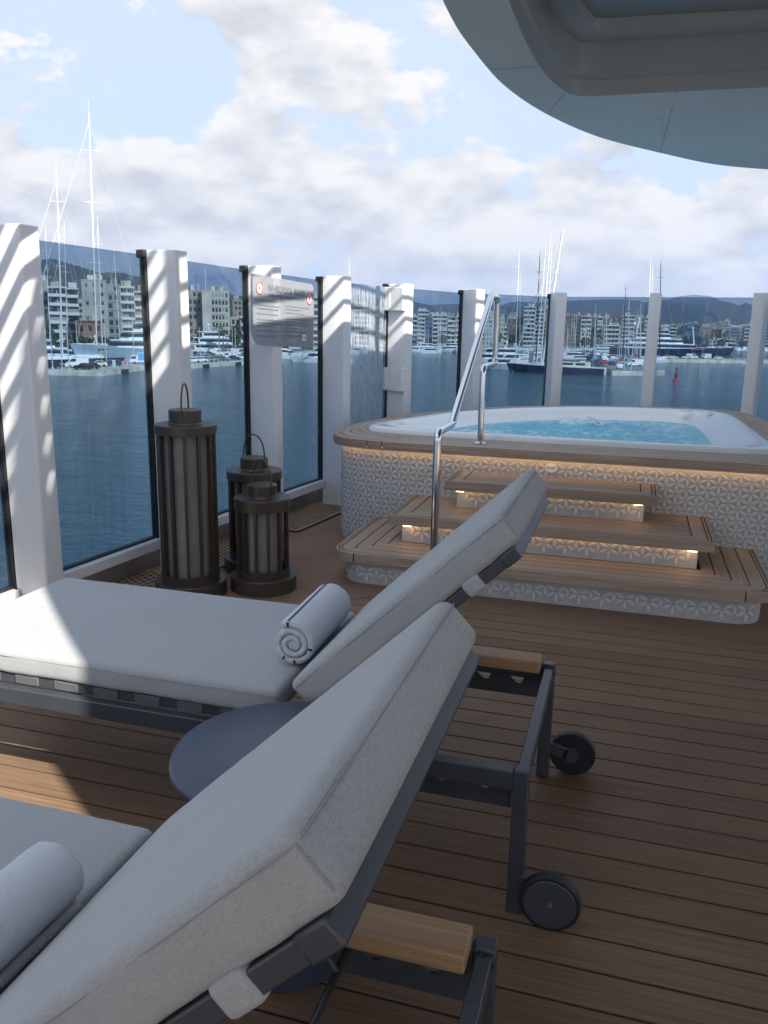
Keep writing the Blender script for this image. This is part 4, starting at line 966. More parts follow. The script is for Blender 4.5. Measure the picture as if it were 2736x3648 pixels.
# ================================================================== LANTERNS
def lantern(loc, label, r, hb, hs, cap_h, neck_h, rb, rn, rot):
    root = tag(empty('floor_lantern', loc, rot), label, 'lantern', 'bronze lanterns by the windscreen')
    ring_z = hb+.045; capz = hs
    MB().lathe([(rb, 0), (rb, hb-.004), (rb-.004, hb), (.02, hb)], 56).build('base', [BRONZE], root, smooth=40)
    MB().lathe([(r-.004, hb), (r-.002, ring_z), (r-.010, ring_z), (r-.010, hb+.004)], 56).build('lower_ring', [BRONZE], root, smooth=40)
    MB().lathe([(r-.045, hb), (r-.045, capz+.01)], 48).build('diffuser', [DIFF], root, smooth=40)
    for k in range(12):
        a = 2*math.pi*k/12+.13; c = (r-.018)
        o = MB().box((c*math.cos(a), c*math.sin(a), (hb+capz)/2+.01), (.028, .014, capz-hb), a).build('slat', [BRONZE], root, bevel=.002)
    MB().lathe([(r-.03, capz-.0), (r, capz), (r+.004, capz+.002), (r+.004, capz+cap_h-.004), (r, capz+cap_h), (.02, capz+cap_h+.003)], 56).build('cap', [BRONZE], root, smooth=40)
    z0 = capz+cap_h+.002
    MB().lathe([(rn+.006, z0), (rn+.004, z0+.004), (rn, z0+.008), (rn, z0+neck_h-.004), (rn-.004, z0+neck_h), (.01, z0+neck_h)], 44).build('neck', [BRONZE], root, smooth=40)
    path = []; hz = z0+neck_h*.42; hh = z0+neck_h+.135-hz
    for k in range(25):
        a = math.pi*k/24; path.append(((rn+.006)*math.cos(a)*1.0, 0, hz+hh*min(1, math.sin(a)**.62) if 0 < k < 24 else hz))
    path = [((rn+.006), 0, hz-.008)]+path+[(-(rn+.006), 0, hz-.008)]
    MB().tube(path, .0048, 8).build('handle', [BRONZE], root, smooth=60)
    for s in (-1, 1): MB().tube([(s*(rn-.004), 0, hz), (s*(rn+.014), 0, hz)], .006, 10).build('handle_pin', [BRONZE], root, smooth=40)
lantern((-2.262, 3.931, 0), 'tallest bronze lantern, standing nearest the white posts', .160, .078, .888, .050, .074, .195, .0865, R(-72))
lantern((-2.120, 4.465, 0), 'middle height bronze lantern half hidden behind the small one', .161, .080, .560, .052, .072, .190, .082, R(-20))
lantern((-1.918, 4.137, 0), 'smallest bronze lantern in front of the middle one', .152, .082, .462, .066, .068, .186, .0815, R(-30))
# ================================================================== SIGN
t3 = Vector((.112, .808)); sgw = t3.length; ang3 = math.atan2(t3.y, t3.x)
sg = tag(empty('rules_sign', (-2.302, 5.362, 1.525), 0), 'clouded clear sign headed WHIRLPOOL RULES on the third white post', 'sign')
sg.rotation_euler = (0, R(2.4), ang3)
hw, hh, rc = sgw/2, .222, .055; pl = []
for cx, cz, a0 in ((hw-rc, hh-rc, 0), (-hw+.01, hh-.01, 90), (-hw+.12, -hh+.12, 180), (hw-.015, -hh+.015, 270)):
    rr = {0: rc, 90: .01, 180: .12, 270: .015}[a0]
    for j in range(7): an = R(a0+15*j); pl.append((cx+rr*math.cos(an), cz+rr*math.sin(an)))
nn = len(pl); MB().add([(x, -.002, z) for x, z in pl]+[(x, .002, z) for x, z in pl], [tuple(range(nn)), tuple(range(2*nn-1, nn-1, -1))]+[(i, (i+1) % nn, nn+(i+1) % nn, nn+i) for i in range(nn)]).build('acrylic_sheet', [ACRYL], sg)
FY = -.0035
text_obj('WHIRLPOOL RULES', .064, SIGNTXT, sg, (.03, FY, .128), 'CENTER', .86, bold=True)
text_obj('THERE ARE NO LIFEGUARDS ON DUTY', .031, SIGNTXT, sg, (.03, FY, .094), 'CENTER', .86)
text_obj('Shower before entering the whirlpool.', .0165, SIGNTXT, sg, (-.335, FY, .062), 'LEFT', .9)
text_obj('Diving, jumping and running are prohibited', .0165, SIGNTXT, sg, (-.335, FY, .010), 'LEFT', .9)
rnd = random.Random(3)
def greek(x0, x1, z):
    m = MB(); x = x0
    while x < x1:
        w = rnd.uniform(.012, .034); w = min(w, x1-x); m.box((x+w/2, FY, z), (w, .0006, .0075)); x += w+.007
    m.build('text_line', [SIGNTXT], sg)
for x0, ln in ((-.335, [(.036, .27), (-.018, .25), (-.055, .30), (-.075, .31), (-.095, .2), (-.125, .25), (-.16, .22)]), (.02, [(.050, .32), (.030, .2), (.005, .25), (-.035, .31), (-.055, .28), (-.075, .31), (-.095, .15), (-.12, .28), (-.145, .25)])):
    for z, w in ln: greek(x0, x0+w, z)
for x, z in ((-.35, .0675), (-.35, .041), (-.35, .0155), (-.35, -.018), (.005, .05), (.005, .005), (-.35, -.125), (.005, -.12)): MB().box((x, FY, z), (.008, .0006, .008)).build('bullet', [SIGNTXT], sg)
for x, z, kind in ((-.315, .140, 0), (.335, .118, 1)):
    d = MB(); c = [(.036*math.cos(2*math.pi*k/28), .036*math.sin(2*math.pi*k/28)) for k in range(28)]
    d.add([(a, 0, b) for a, b in c], [tuple(range(28))]); ic = d.build('warning_symbol', [STICK], sg, loc=(x, FY, z))
    MB().tube([(a, -.0006, b) for a, b in c], .0032, 6, True).build('red_ring', [SIGNRED], ic)
    MB().bar((-.025, -.0008, .025), (.025, -.0008, -.025), .001, .0055, (0, 1, 0)).build('red_slash', [SIGNRED], ic)
    f = MB()
    if kind == 0:
        for a, b in (((-.012, -.012), (.004, .004)), ((.004, .004), (.016, .018)), ((.004, .004), (.014, -.014)), ((-.016, -.022), (.016, -.022)), ((-.002, -.002), (-.012, .012))): f.bar((a[0], -.0005, a[1]), (b[0], -.0005, b[1]), .0008, .0045, (0, 1, 0))
    else:
        f.tube([(0, -.0007, .0185), (0, -.0003, .0185)], .005, 12)
        for a, b in (((0, .012), (0, -.002)), ((0, -.002), (.008, -.018)), ((0, -.002), (-.007, -.018)), ((0, .010), (.012, .004)), ((0, .010), (-.010, .016)), ((-.015, -.024), (.015, -.024))): f.bar((a[0], -.0005, a[1]), (b[0], -.0005, b[1]), .0008, .0045, (0, 1, 0))
    f.build('figure', [BLACK], ic)
sk = MB().box((.27, FY, -.155), (.05, .0008, .044)).build('number_sticker', [STICK], sg); text_obj('10', .036, BLACK, sg, (.27, FY-.0008, -.168), 'CENTER', .9, bold=True, name='number')
# ================================================================== HARBOUR, CITY AND HILLS
SEA, KT = -9.5, .014                    # water level, and the small trim of the ship against it
def zs(x, y): return SEA-KT*(-math.sin(YAW)*x+math.cos(YAW)*y)
def pol(az, d): return (d*math.sin(R(az)), d*math.cos(R(az)))
def azr(x, y): return math.atan2(x, y)
# ---- sea
def sea_mat():
    m = bpy.data.materials.new('harbour_water'); m.use_nodes = True; nt = m.node_tree; b = nt.nodes['Principled BSDF']; N = nt.nodes.new; L = nt.links.new
    tc = N('ShaderNodeTexCoord')
    def nz(s, sc, d): 
        mp = N('ShaderNodeMapping'); mp.inputs['Scale'].default_value = sc; mp.inputs['Rotation'].default_value = (0, 0, .5); L(tc.outputs['Object'], mp.inputs[0])
        n = N('ShaderNodeTexNoise'); n.inputs['Scale'].default_value = s; n.inputs['Detail'].default_value = d; n.inputs['Roughness'].default_value = .6; L(mp.outputs[0], n.inputs[0]); return n.outputs['Fac']
    a, c, e = nz(1.1, (1, 1.5, 1), 5), nz(.16, (1, 1.8, 1), 3), nz(.012, (1, 2.2, 1), 3)
    s = N('ShaderNodeMath'); s.operation = 'MULTIPLY_ADD'; L(c, s.inputs[0]); s.inputs[1].default_value = 2.2; L(a, s.inputs[2])
    mx = N('ShaderNodeMix'); mx.data_type = 'RGBA'; mx.inputs[6].default_value = (.008, .050, .078, 1); mx.inputs[7].default_value = (.018, .078, .112, 1); L(e, mx.inputs[0]); L(mx.outputs[2], b.inputs['Base Color'])
    b.inputs['Roughness'].default_value = .10; b.inputs['IOR'].default_value = 1.33
    bp = N('ShaderNodeBump'); bp.inputs['Strength'].default_value = .85; bp.inputs['Distance'].default_value = .45; L(s.outputs[0], bp.inputs['Height']); L(bp.outputs[0], b.inputs['Normal']); return m
g = 6400
struct(MB().add([(x, y, zs(x, y)) for x, y in ((-g, -300), (g, -300), (g, g), (-g, g))], [(0, 1, 2, 3)]).build('sea', [sea_mat()]))
# ---- hull side of our own ship below the deck edge
struct(MB().prism(deck_poly, -13, -.26).build('ship_hull', [WHITE]))
# ---- quays and land
CONC = mat('quay_concrete', (.40, .38, .33), .85, var=.22, vscale=.35); CONCW = mat('quay_face', (.52, .49, .43), .85, var=.3, vscale=.5); ASPH = mat('quay_asphalt', (.20, .20, .205), .9, var=.15, vscale=.2)
def land(name, poly, h, mtop, mside=None):
    n = len(poly); m = MB(); vs = [(x, y, zs(x, y)-3) for x, y in poly]+[(x, y, zs(x, y)+h) for x, y in poly]
    m.add(vs, [(i, (i+1) % n, n+(i+1) % n, n+i) for i in range(n)], 1); m.add(vs, [tuple(range(n, 2*n))], 0)
    return struct(m.build(name, [mtop, mside or CONCW]))
land('quay', [(-290, 96), (-125.2, 159.2), (-114, 162.8), (-120.2, 187.5), (-119.3, 190.5), (-116.3, 207.4), (-116, 243.2), (-113, 262), (-126, 262), (-131, 210), (-135, 190), (-300, 130)], 1.3, CONC)
land('quay', [(-160, 255), (-150, 264), (-128, 280), (-128, 296), (-168, 284)], 1.3, ASPH)
land('pier', [(-5.6, 243.1), (2.2, 246.8), (5.5, 249), (5.0, 300), (5.6, 410), (-9, 520), (-34, 560), (-33, 520), (-19.5, 405), (-9.4, 285)], 1.3, ASPH)
land('pier', [(9.0, 378.4), (48.4, 398.3), (72, 410), (72, 425), (48, 428), (9.0, 400)], 1.3, CONC)
land('mooring_block', [(6.4, 250.2), (8.6, 250.2), (8.6, 253), (6.4, 253)], 1.5, CONC)
land('city_ground', [pol(-60, 300), pol(-45, 285), pol(-36, 282), pol(-31.5, 300), pol(-29, 335), pol(-24, 350), pol(-21, 400), pol(-17, 470), pol(-15, 575), pol(-4.5, 585), pol(-3, 620), pol(0.8, 640), pol(1.2, 835), pol(14, 840), pol(30, 840), pol(30, 2500), pol(-60, 2500)], 1.5, ASPH)
# dark tyre fenders on the quay faces
fend = MB()
for x, y in ((-116.6, 214), (-116.4, 234), (-117.2, 174.6), (-117.7, 176.6)): fend.box((x+.5, y, zs(x, y)+.3), (1.0, 2.6 if y > 200 else 1.0, 1.3))
fend.build('fender', [RUBBER], bpy.data.objects['quay'])
# ---- hills
def hill(name, ridge, d, depth, col, col2, rough, seed, vs_):
    azs = [a for a, _ in ridge]; a = azs[0]; cols = []
    while a <= azs[-1]:
        for (a0, h0), (a1, h1) in zip(ridge, ridge[1:]):
            if a0 <= a <= a1: h = h0+(h1-h0)*(a-a0)/(a1-a0); break
        cols.append((a, h)); a += .12
    NRw = 26; vs = []
    for k in range(NRw+1):
        t = k/NRw; dd = d-depth*(1-t) if t <= 1 else d
        for a, h in cols:
            x, y = pol(a, dd); e = h*(t**.8)*(dd/d)
            e += h*rough*noise.fractal((x/d*9, y/d*9, seed), 1, 2, 5)*math.sin(math.pi*t)**.7*1.0 + h*.02*noise.noise((a*7, seed, 0))*t
            vs.append((x, y, zs(x, y)+max(-2, e)))
    for a, h in cols: x, y = pol(a, d*1.06); vs.append((x, y, zs(x, y)-2))
    n = len(cols); m = MB().add(vs, [(k*n+i, k*n+i+1, (k+1)*n+i+1, (k+1)*n+i) for k in range(NRw+1) for i in range(n-1)])
    return struct(m.build(name, [mat(name+'_cover', col, .95, col2=col2, vscale=vs_, bump=.5, bscale=vs_*4)], smooth=180))
hill('hill', RIDGE_NEAR, 1000, 420, (.050, .060, .038), (.016, .024, .015), .22, 3, .03)
hill('hill', RIDGE_FAR, 4000, 1900, (.060, .072, .075), (.022, .033, .040), .20, 11, .008)
hill('hill', RIDGE_PEAK, 5600, 1200, (.10, .11, .10), (.06, .075, .075), .12, 19, .006)
# ---- buildings
BC = {'sand': (.50, .43, .33), 'tan': (.42, .33, .24), 'stone': (.45, .41, .35), 'grey': (.36, .37, .38), 'cream': (.66, .60, .49), 'brick': (.40, .20, .12), 'white': (.74, .73, .70), 'blue': (.16, .24, .31), 'brown': (.20, .16, .13)}
BM = {k: mat('render_'+k, tuple(v*.72 for v in c), .85, var=.14, vscale=.15) for k, c in BC.items()}
WIN = mat('dark_window', (.035, .042, .05), .15); WIN2 = mat('blind_window', (.28, .27, .25), .5); SLAB = mat('balcony_white', (.58, .565, .53), .8); AWN = mat('awning', (.55, .42, .25), .8)
brnd = random.Random(21)
TEN = ['', 'twenty', 'thirty']; ONES = ['first', 'second', 'third', 'fourth', 'fifth', 'sixth', 'seventh', 'eighth', 'ninth', 'tenth', 'eleventh', 'twelfth', 'thirteenth', 'fourteenth', 'fifteenth', 'sixteenth', 'seventeenth', 'eighteenth', 'nineteenth']
def nth(k): return ONES[k-1] if k < 20 else ({20: 'twentieth', 30: 'thirtieth'}.get(k) or {2: 'twenty ', 3: 'thirty '}[k//10]+ONES[k % 10-1])
def building(x, y, w, h, style, col, label, i):
    az = azr(x, y); root = tag(empty('apartment_block' if h > 12 else 'low_building', (x, y, zs(x, y)+1.5), -az), label, 'building', 'buildings on the waterfront')
    if style in ('hotel',): root.name = 'hotel'
    dpt = min(14, max(6, w*1.1)); wl_ = MB().box((0, dpt/2, h/2), (w, dpt, h))
    wl_.box((0, dpt/2, h+.25), (w+.3, dpt+.3, .5)); wl_.build('wall', [BM[col]], root)
    rf = MB()
    for _ in range(brnd.randint(2, 4)):
        bw = brnd.uniform(.12, .35)*w; rf.box((brnd.uniform(-.3, .3)*w, dpt*.5, h+.5+.9), (bw, dpt*.4, brnd.uniform(1.4, 2.8)))
    rf.tube([(w*.3, dpt*.4, h+.5), (w*.3, dpt*.4, h+3.5)], .08, 4); rf.build('roof_structures', [BM[brnd.choice([col, 'cream', 'white'])]], root)
    fl = max(1, int(h/3.0)); fh = h/fl; win = MB(); bal = MB()
    def W_(xc, zc, ww, hh, mi=None): win.box((xc, -.02, zc), (ww, .12, hh), 0, (0 if brnd.random() < .8 else 1) if mi is None else mi)
    if style == 'band':
        for k in range(fl):
            zc = fh*(k+.58)
            nseg = max(1, int(w/2.6)); sw = w*.94/nseg
            for s in range(nseg): W_(-w*.47+sw*(s+.5), zc, sw*.86, fh*.52)
            bal.box((0, -.55, fh*k+.55), (w*.97, 1.1, fh*.34)); 
            if w > 5: bal.box((-w*.47, -.5, fh*(k+.6)), (.18, 1.0, fh)); bal.box((w*.47, -.5, fh*(k+.6)), (.18, 1.0, fh))
        bal.box((0, -.5, h), (w, 1.3, .35))
    elif style in ('grid', 'hotel', 'small'):
        x0 = -w/2+(w*.34 if style == 'hotel' else .06*w); x1 = w/2-.04*w; cw = 1.25 if style == 'hotel' else (1.5 if style == 'grid' else 2.2); nc = max(2, int((x1-x0)/cw)); sw = (x1-x0)/nc
        for k in range(fl):
            for s in range(nc):
                if style == 'small' and brnd.random() < .25: continue
                W_(x0+sw*(s+.5), fh*(k+.55), sw*(.66 if style != 'small' else .34), fh*(.56 if style != 'small' else .4))
            if style != 'small': bal.box(((x0+x1)/2, -.12, fh*k+.16), (x1-x0, .3, .22))
    elif style == 'vert':
        nc = max(3, int(w/1.5)); sw = w/nc
        for s in range(nc):
            for k in range(fl): W_(-w/2+sw*(s+.5), fh*(k+.5), sw*.5, fh*.8)
            bal.box((-w/2+sw*s, -.15, h/2), (.2, .4, h))
    else:
        nc = max(2, int(w/2)); sw = w/nc
        for k in range(fl):
            for s in range(nc): W_(-w/2+sw*(s+.5), fh*(k+.5), sw*.45, fh*.5)
        bal.box((0, dpt/2-.2, h+.55), (w+.8, dpt+.8, .25))
    o = win.build('windows', [WIN, WIN2], root); o['kind'] = 'stuff'
    if bal.v: o = bal.build('balconies', [SLAB if style == 'band' and col != 'brown' else BM[col]], root); o['kind'] = 'stuff'
for i, b in enumerate(BUILDINGS): building(*b, i)
# distant roofs of the city, one small house each
def city_house(az, d, w, h, lab, c):
    x, y = pol(az, d); root = tag(empty('city_house', (x, y, zs(x, y)+1.5), -azr(x, y)), lab, 'house', 'distant city houses')
    m = MB().box((0, 6, h/2), (w, 12, h)); m.box((w*.2, 6, h+1.1), (w*.3, 4, 2.2)); m.box((-w*.25, 5, h+.6), (w*.2, 3, 1.2)); m.build('wall', [BM[c]], root)
    m = MB(); nw = max(3, int(w/2.4))
    for f in range(6):
        for s in range(nw): m.box((-w*.42+w*.84*(s+.5)/nw, -.02, h-1.8-3*f), (w*.5/nw, .1, 1.6))
    o = m.build('windows', [WIN], root); o['kind'] = 'stuff'
for k in range(34):
    c = brnd.choice(['white', 'cream', 'sand', 'white', 'tan']); city_house(1.2+8.8*k/33+brnd.uniform(-.08, .08), brnd.uniform(1050, 1250), brnd.uniform(7, 14), brnd.uniform(17, 27), '%s flat roofed house, %s from the left among the distant roofs' % (c, nth(k+1)), c)
for k in range(36):
    c = brnd.choice(['sand', 'cream', 'tan', 'stone', 'brown', 'grey', 'white']); city_house(-17.6+18.2*k/35+brnd.uniform(-.1, .1), brnd.uniform(745, 830), brnd.uniform(8, 14), brnd.uniform(17, 26), '%s block, %s from the left in the second row behind the marina' % (c, nth(k+1)), c)
for k in range(14):
    c = brnd.choice(['sand', 'cream', 'tan', 'stone']); city_house(-40+20*k/13+brnd.uniform(-.3, .3), brnd.uniform(430, 520), brnd.uniform(8, 13), brnd.uniform(20, 30), '%s block, %s from the left in the second row below the green hill' % (c, nth(k+1)), c)
# ---- yachts
YW = mat('yacht_white', (.80, .81, .82), .25, coat=.3); YN = mat('yacht_navy', (.022, .030, .075), .2, coat=.4); YG = mat('yacht_grey', (.33, .40, .47), .25, coat=.3); YD = mat('yacht_dark', (.035, .05, .06), .25, coat=.3); YGl = mat('yacht_glass', (.02, .025, .03), .08); DECKT = mat('yacht_teak', (.42, .30, .18), .6)
HC = {'white': YW, 'navy': YN, 'grey': YG, 'dark': YD}
MAST = {'white': mat('mast_white', (.62, .62, .61), .35), 'dark': mat('mast_dark', (.05, .055, .06), .4), 'grey': mat('mast_grey', (.42, .44, .46), .4), 'blue': mat('mast_blue', (.30, .42, .55), .4)}
def hull_mb(L, B, hd, sheer=.4):
    m = MB(); ns = 14; rows = []
    for i in range(ns+1):
        s = i/ns; x = -L/2+L*s; b = B/2*(.86+.14*min(1, s*4))*(1-max(0, (s-.42)/.58)**2.1); bw = b*(.92-.45*s**2.2); z = hd*(1+sheer*max(0, s-.2)**1.6); xr = x+(L*.055*s**3)
        rows.append([(x, 0, -.8), (x-.03*L*s**4, -bw, -.4), (xr, -b, z), (xr, 0, z+.05), (xr, b, z), (x-.03*L*s**4, bw, -.4)])
    k = 6; m.add([v for r_ in rows for v in r_], [(i*k+j, (i+1)*k+j, (i+1)*k+(j+1) % k, i*k+(j+1) % k) for i in range(ns) for j in range(k)]+[tuple(range(k)), tuple(ns*k+j for j in reversed(range(k)))])
    return m
def wedge(m, x0, x1, hw0, z0, z1, rake, mi=0, raf=.0):   # deckhouse with raked front and tapered plan
    n = 6; bot, top = [], []
    pts = [(x0, -hw0), (x1-hw0*.9, -hw0), (x1, -hw0*.35), (x1, hw0*.35), (x1-hw0*.9, hw0), (x0, hw0)]
    vs = [(x, y, z0) for x, y in pts]+[((x-rake if i in (1, 2, 3, 4) else x+raf), y*.94, z1) for i, (x, y) in enumerate(pts)]
    m.add(vs, [tuple(reversed(range(n))), tuple(range(n, 2*n))]+[(i, (i+1) % n, n+(i+1) % n, n+i) for i in range(n)], mi)
def sphere(m, c, r_, n=10, mi=0, sz=1.):
    prof = [(r_*math.sin(math.pi*k/6), -r_*sz*math.cos(math.pi*k/6)) for k in range(7)]; prof[0] = (.001, -r_*sz); prof[-1] = (.001, r_*sz); m.lathe(prof, n, c, mi)
def motor_yacht(x, y, L, decks, hull, head, label, hd=None, cat='yacht', group='yachts moored in the harbour', domes=True):
    az = azr(x, y); root = tag(empty('motor_yacht', (x, y, zs(x, y)), -az+R(head)), label, cat, group)
    B = L*.22 if L > 20 else L*.28; hd = hd or max(1.0, L*.075)
    hull_mb(L, B, hd).build('hull', [HC[hull]], root, smooth=40)
    dk = MB(); dk.box((-L*.08, 0, hd+.12), (L*.78, B*.80, .14)); dk.build('deck', [DECKT], root)
    z = hd+.1; x0, x1 = -L*.38, L*.24; hw = B*.42
    for k in range(decks):
        hh = max(1.5, min(2.3, L*.07)); m = MB(); wedge(m, x0, x1, hw, z, z+hh, hh*.55); m.build('deckhouse', [YW], root)
        m = MB(); wedge(m, x0+.6, x1+.04, hw+.04, z+hh*.38, z+hh*.82, hh*.24); m.build('window_band', [YGl], root)
        m = MB(); wedge(m, x0-L*.06, x1-hh*.3, hw*1.08, z+hh, z+hh+.22, .2); m.build('roof_deck', [YW], root)
        z += hh+.22; x0 += L*.05; x1 -= L*.11; hw *= .86
    m = MB(); xm = (x0+x1)/2
    m.bar((xm-.4, -hw*.7, z), (xm-1.2, -hw*.5, z+L*.06), .5, .15); m.bar((xm-.4, hw*.7, z), (xm-1.2, hw*.5, z+L*.06), .5, .15); m.box((xm-1.2, 0, z+L*.06), (.9, hw*1.3, .18)); m.tube([(xm-1.2, 0, z+L*.06), (xm-1.5, 0, z+L*.16)], .09, 5); m.build('radar_arch', [YW], root)
    if domes:
        for s in (-1, 1): m = MB(); sphere(m, (xm-1.0, s*hw*.5, z+L*.06+.6), max(.35, L*.018), 10, 0, 1.15); m.build('radar_dome', [YW], root, smooth=60)
    m = MB(); 
    for k in range(14): m.box((-L*.40+L*.8*k/13, -B*.36*(1 if k < 9 else .6), hd+.55), (.05, .05, .8))
    m.box((-L*.08, -B*.38, hd+.95), (L*.66, .05, .05)); m.build('guard_rail', [STEEL], root)
    return root
# the large individual yachts
motor_yacht(*pol(-32.9, 262), 33, 3, 'grey', 180, 'large yacht with a pale grey hull and white decks moored behind the left quay', 4.6)
motor_yacht(-157, 305, 30, 3, 'white', 2, 'tall white three deck yacht moored in front of the cream hotel', 2.6)
motor_yacht(-132, 300, 18, 2, 'white', 2, 'white yacht with a canvas roof right of the three deck yacht', 1.8)
motor_yacht(-103, 273, 21, 2, 'white', 183, 'white yacht with a long black window below the rules sign', 1.6)
ex = motor_yacht(16, 462, 58, 3, 'navy', 4, 'long explorer yacht with a dark blue hull and white tower behind the piers', 4.6)
m = MB(); m.bar((13, 0, 6), (11.5, 0, 15), .9, .5); m.box((12, 0, 12), (.4, 5, .3)); sphere(m, (11.5, 0, 15.4), .5); m.build('foremast', [YW], ex)
m = MB(); m.bar((-16.5, 0, 10), (-15, 0, 19), 1.0, .9); m.box((-15.6, 0, 15), (1.5, 4, .4)); sphere(m, (-15.2, 0, 19.3), .9); sphere(m, (-17.5, 0, 17), .9); m.build('signal_mast', [YW], ex)
motor_yacht(-48, 300, 24, 2, 'white', 182, 'white yacht lying behind the dark blue sailing yacht', 1.9)
motor_yacht(-41, 262, 12, 1, 'grey', 178, 'small grey hulled boat at the bow of the dark blue sailing yacht', 1.6)
fy = motor_yacht(67, 700, 11, 2, 'white', 90, 'white ferry crossing the far harbour water', 2.0)
for k, (az, d, L, dk, hc, hd, lab) in enumerate([
 (-15.3, 452, 8, 1, 'white', 10, 'small white motor boat at the left end of the fifth pane row'), (-14.5, 468, 9, 1, 'white', 175, 'small white cruiser with a fly deck, second in the fifth pane row'),
 (-13.35, 446, 10.5, 1, 'white', 2, 'sleek white sports boat lying in front of the fifth pane row'), (-13.5, 478, 15, 2, 'white', 5, 'white two deck motor yacht behind the sleek sports boat'),
 (-12.1, 490, 17, 2, 'white', 178, 'largest white motor yacht of the fifth pane row'), (-11.2, 470, 8, 1, 'grey', 3, 'grey motor boat at the right of the fifth pane row'), (-10.6, 480, 12, 2, 'white', 100, 'white motor yacht stern to us left of the sixth post'),
 (-16.6, 470, 12, 2, 'white', 90, 'white motor yacht behind the post left of the fifth pane'), (-9.0, 440, 12, 2, 'white', 80, 'white motor yacht stern to us just right of the handrail'), (-8.4, 430, 10, 1, 'white', 95, 'white cabin boat stern to us, second right of the handrail'),
 (-7.7, 420, 13, 2, 'white', 85, 'white motor yacht under the mast with two crosstrees'), (-7.0, 400, 11, 1, 'white', 92, 'white cabin boat left of the raking masts'), (-6.2, 380, 14, 2, 'white', 88, 'white motor yacht between the raking masts'), (-5.4, 370, 12, 2, 'white', 90, 'white motor yacht right of the raking masts'),
 (-4.3, 330, 13, 1, 'white', 6, 'white sports boat in front of the parked cars'), (-4.0, 300, 12, 1, 'white', 4, 'white open boat with a blue cover behind the dark blue sailing yacht'), (-4.7, 350, 12, 2, 'white', 95, 'white motor yacht right of the seventh post'), (-3.9, 395, 18, 1, 'dark', 2, 'long dark low boat behind the white sports boat'),
 (-1.6, 520, 22, 2, 'white', 5, 'white yacht behind the row of pale poles'), (-10.2, 455, 10, 1, 'white', 90, 'white sailing hull with an open stern behind the handrail'),
 (-23.5, 330, 20, 2, 'white', 5, 'white yacht seen through the rules sign'), (-19.6, 400, 16, 2, 'white', 0, 'white yacht behind the salt stained pane'), (-18.6, 420, 14, 1, 'white', 5, 'white boat at the right of the salt stained pane'),
 (-38.6, 262, 30, 2, 'white', 0, 'white yacht behind the dark hull at the far left'), (-36.2, 275, 24, 2, 'white', 178, 'white yacht between the tall masts at the left')]):
    x, y = pol(az, d); motor_yacht(x, y, L, dk, hc, hd, lab)
for k in range(16):                      # small craft moored along the far shore
    az = 4.4+4.6*k/15+brnd.uniform(-.06, .06); x, y = pol(az, 800+brnd.uniform(-25, 20)); L = brnd.uniform(7, 11)
    root = tag(empty('moored_boat', (x, y, zs(x, y)), -azr(x, y)+R(brnd.uniform(0, 180))), 'tiny white boat, %s from the left along the far shore' % nth(k+1), 'boat', 'small boats on the far shore')
    hull_mb(L, L*.3, 1.1).build('hull', [YW], root); m = MB(); wedge(m, -L*.25, L*.2, L*.11, 1.1, 2.8, .6); m.build('cabin', [YW], root)
def rigging(m, top, base, h, bow, stern):
    for q in (bow, stern): m.tube([q, top], .035, 4)
# sailing yachts: one per mast
for k, (x, y, dx, dy, h, th, c, lab) in enumerate(MASTS):
    L = max(9, h*.55) if h < 50 else 30; hc = 'dark' if (k in (0, 1)) else ('white' if k % 3 else 'grey'); z = zs(x, y); az = azr(x, y)
    root = tag(empty('sailing_yacht', (x, y, z), 0), 'sailing yacht under the '+lab, 'sailing yacht', 'sailing yachts in the harbour')
    hr_ = -az+(R(0) if k < 2 else R(brnd.choice([70, 85, 95, 110])))
    o = hull_mb(L, L*.24, max(.9, L*.06)).build('hull', [HC[hc]], root, smooth=40); o.rotation_euler.z = hr_
    m = MB(); wedge(m, -L*.2, L*.12, L*.07, L*.06, L*.06+1.0, .5); o = m.build('coachroof', [YW], root); o.rotation_euler.z = hr_
    top = Vector((dx, dy, h)); m = MB(); m.tube([(0, 0, .5), top*.6, top], [th/2, th/2, th*.3], 8); m.tube([top, top+Vector((0, 0, h*.05))], .04, 4); mo = m.build('mast', [MAST[c]], root, smooth=60)
    rx = Vector((math.cos(-az), math.sin(-az), 0)); sp = MB()
    for f in (.42, .66, .86): 
        if h > 20: p = top*f; sp.tube([p-rx*h*.032, p+rx*h*.032], th*.12+.03, 4)
    if sp.v: sp.build('spreaders', [MAST[c]], root)
    dv = Vector((math.cos(hr_), math.sin(hr_), 0)); m = MB()
    sway = rx*(h*.2) if h > 30 and k > 1 else dv*L*.45
    if k in (0, 1): sway = rx*h*.24
    m.tube([sway+Vector((0, 0, 1)), top*.98], .035, 4); m.tube([-sway*(1 if k > 1 else 1.3)+Vector((0, 0, 1.5)), top*.97], .06 if k > 1 else .16, 5)
    m.build('stays', [MAST['grey']], root)
    b = MB().tube([Vector((0, 0, 2.2)), -dv*L*.33+Vector((0, 0, 2.4))], .16, 6).build('boom', [MAST['white']], root, smooth=60)
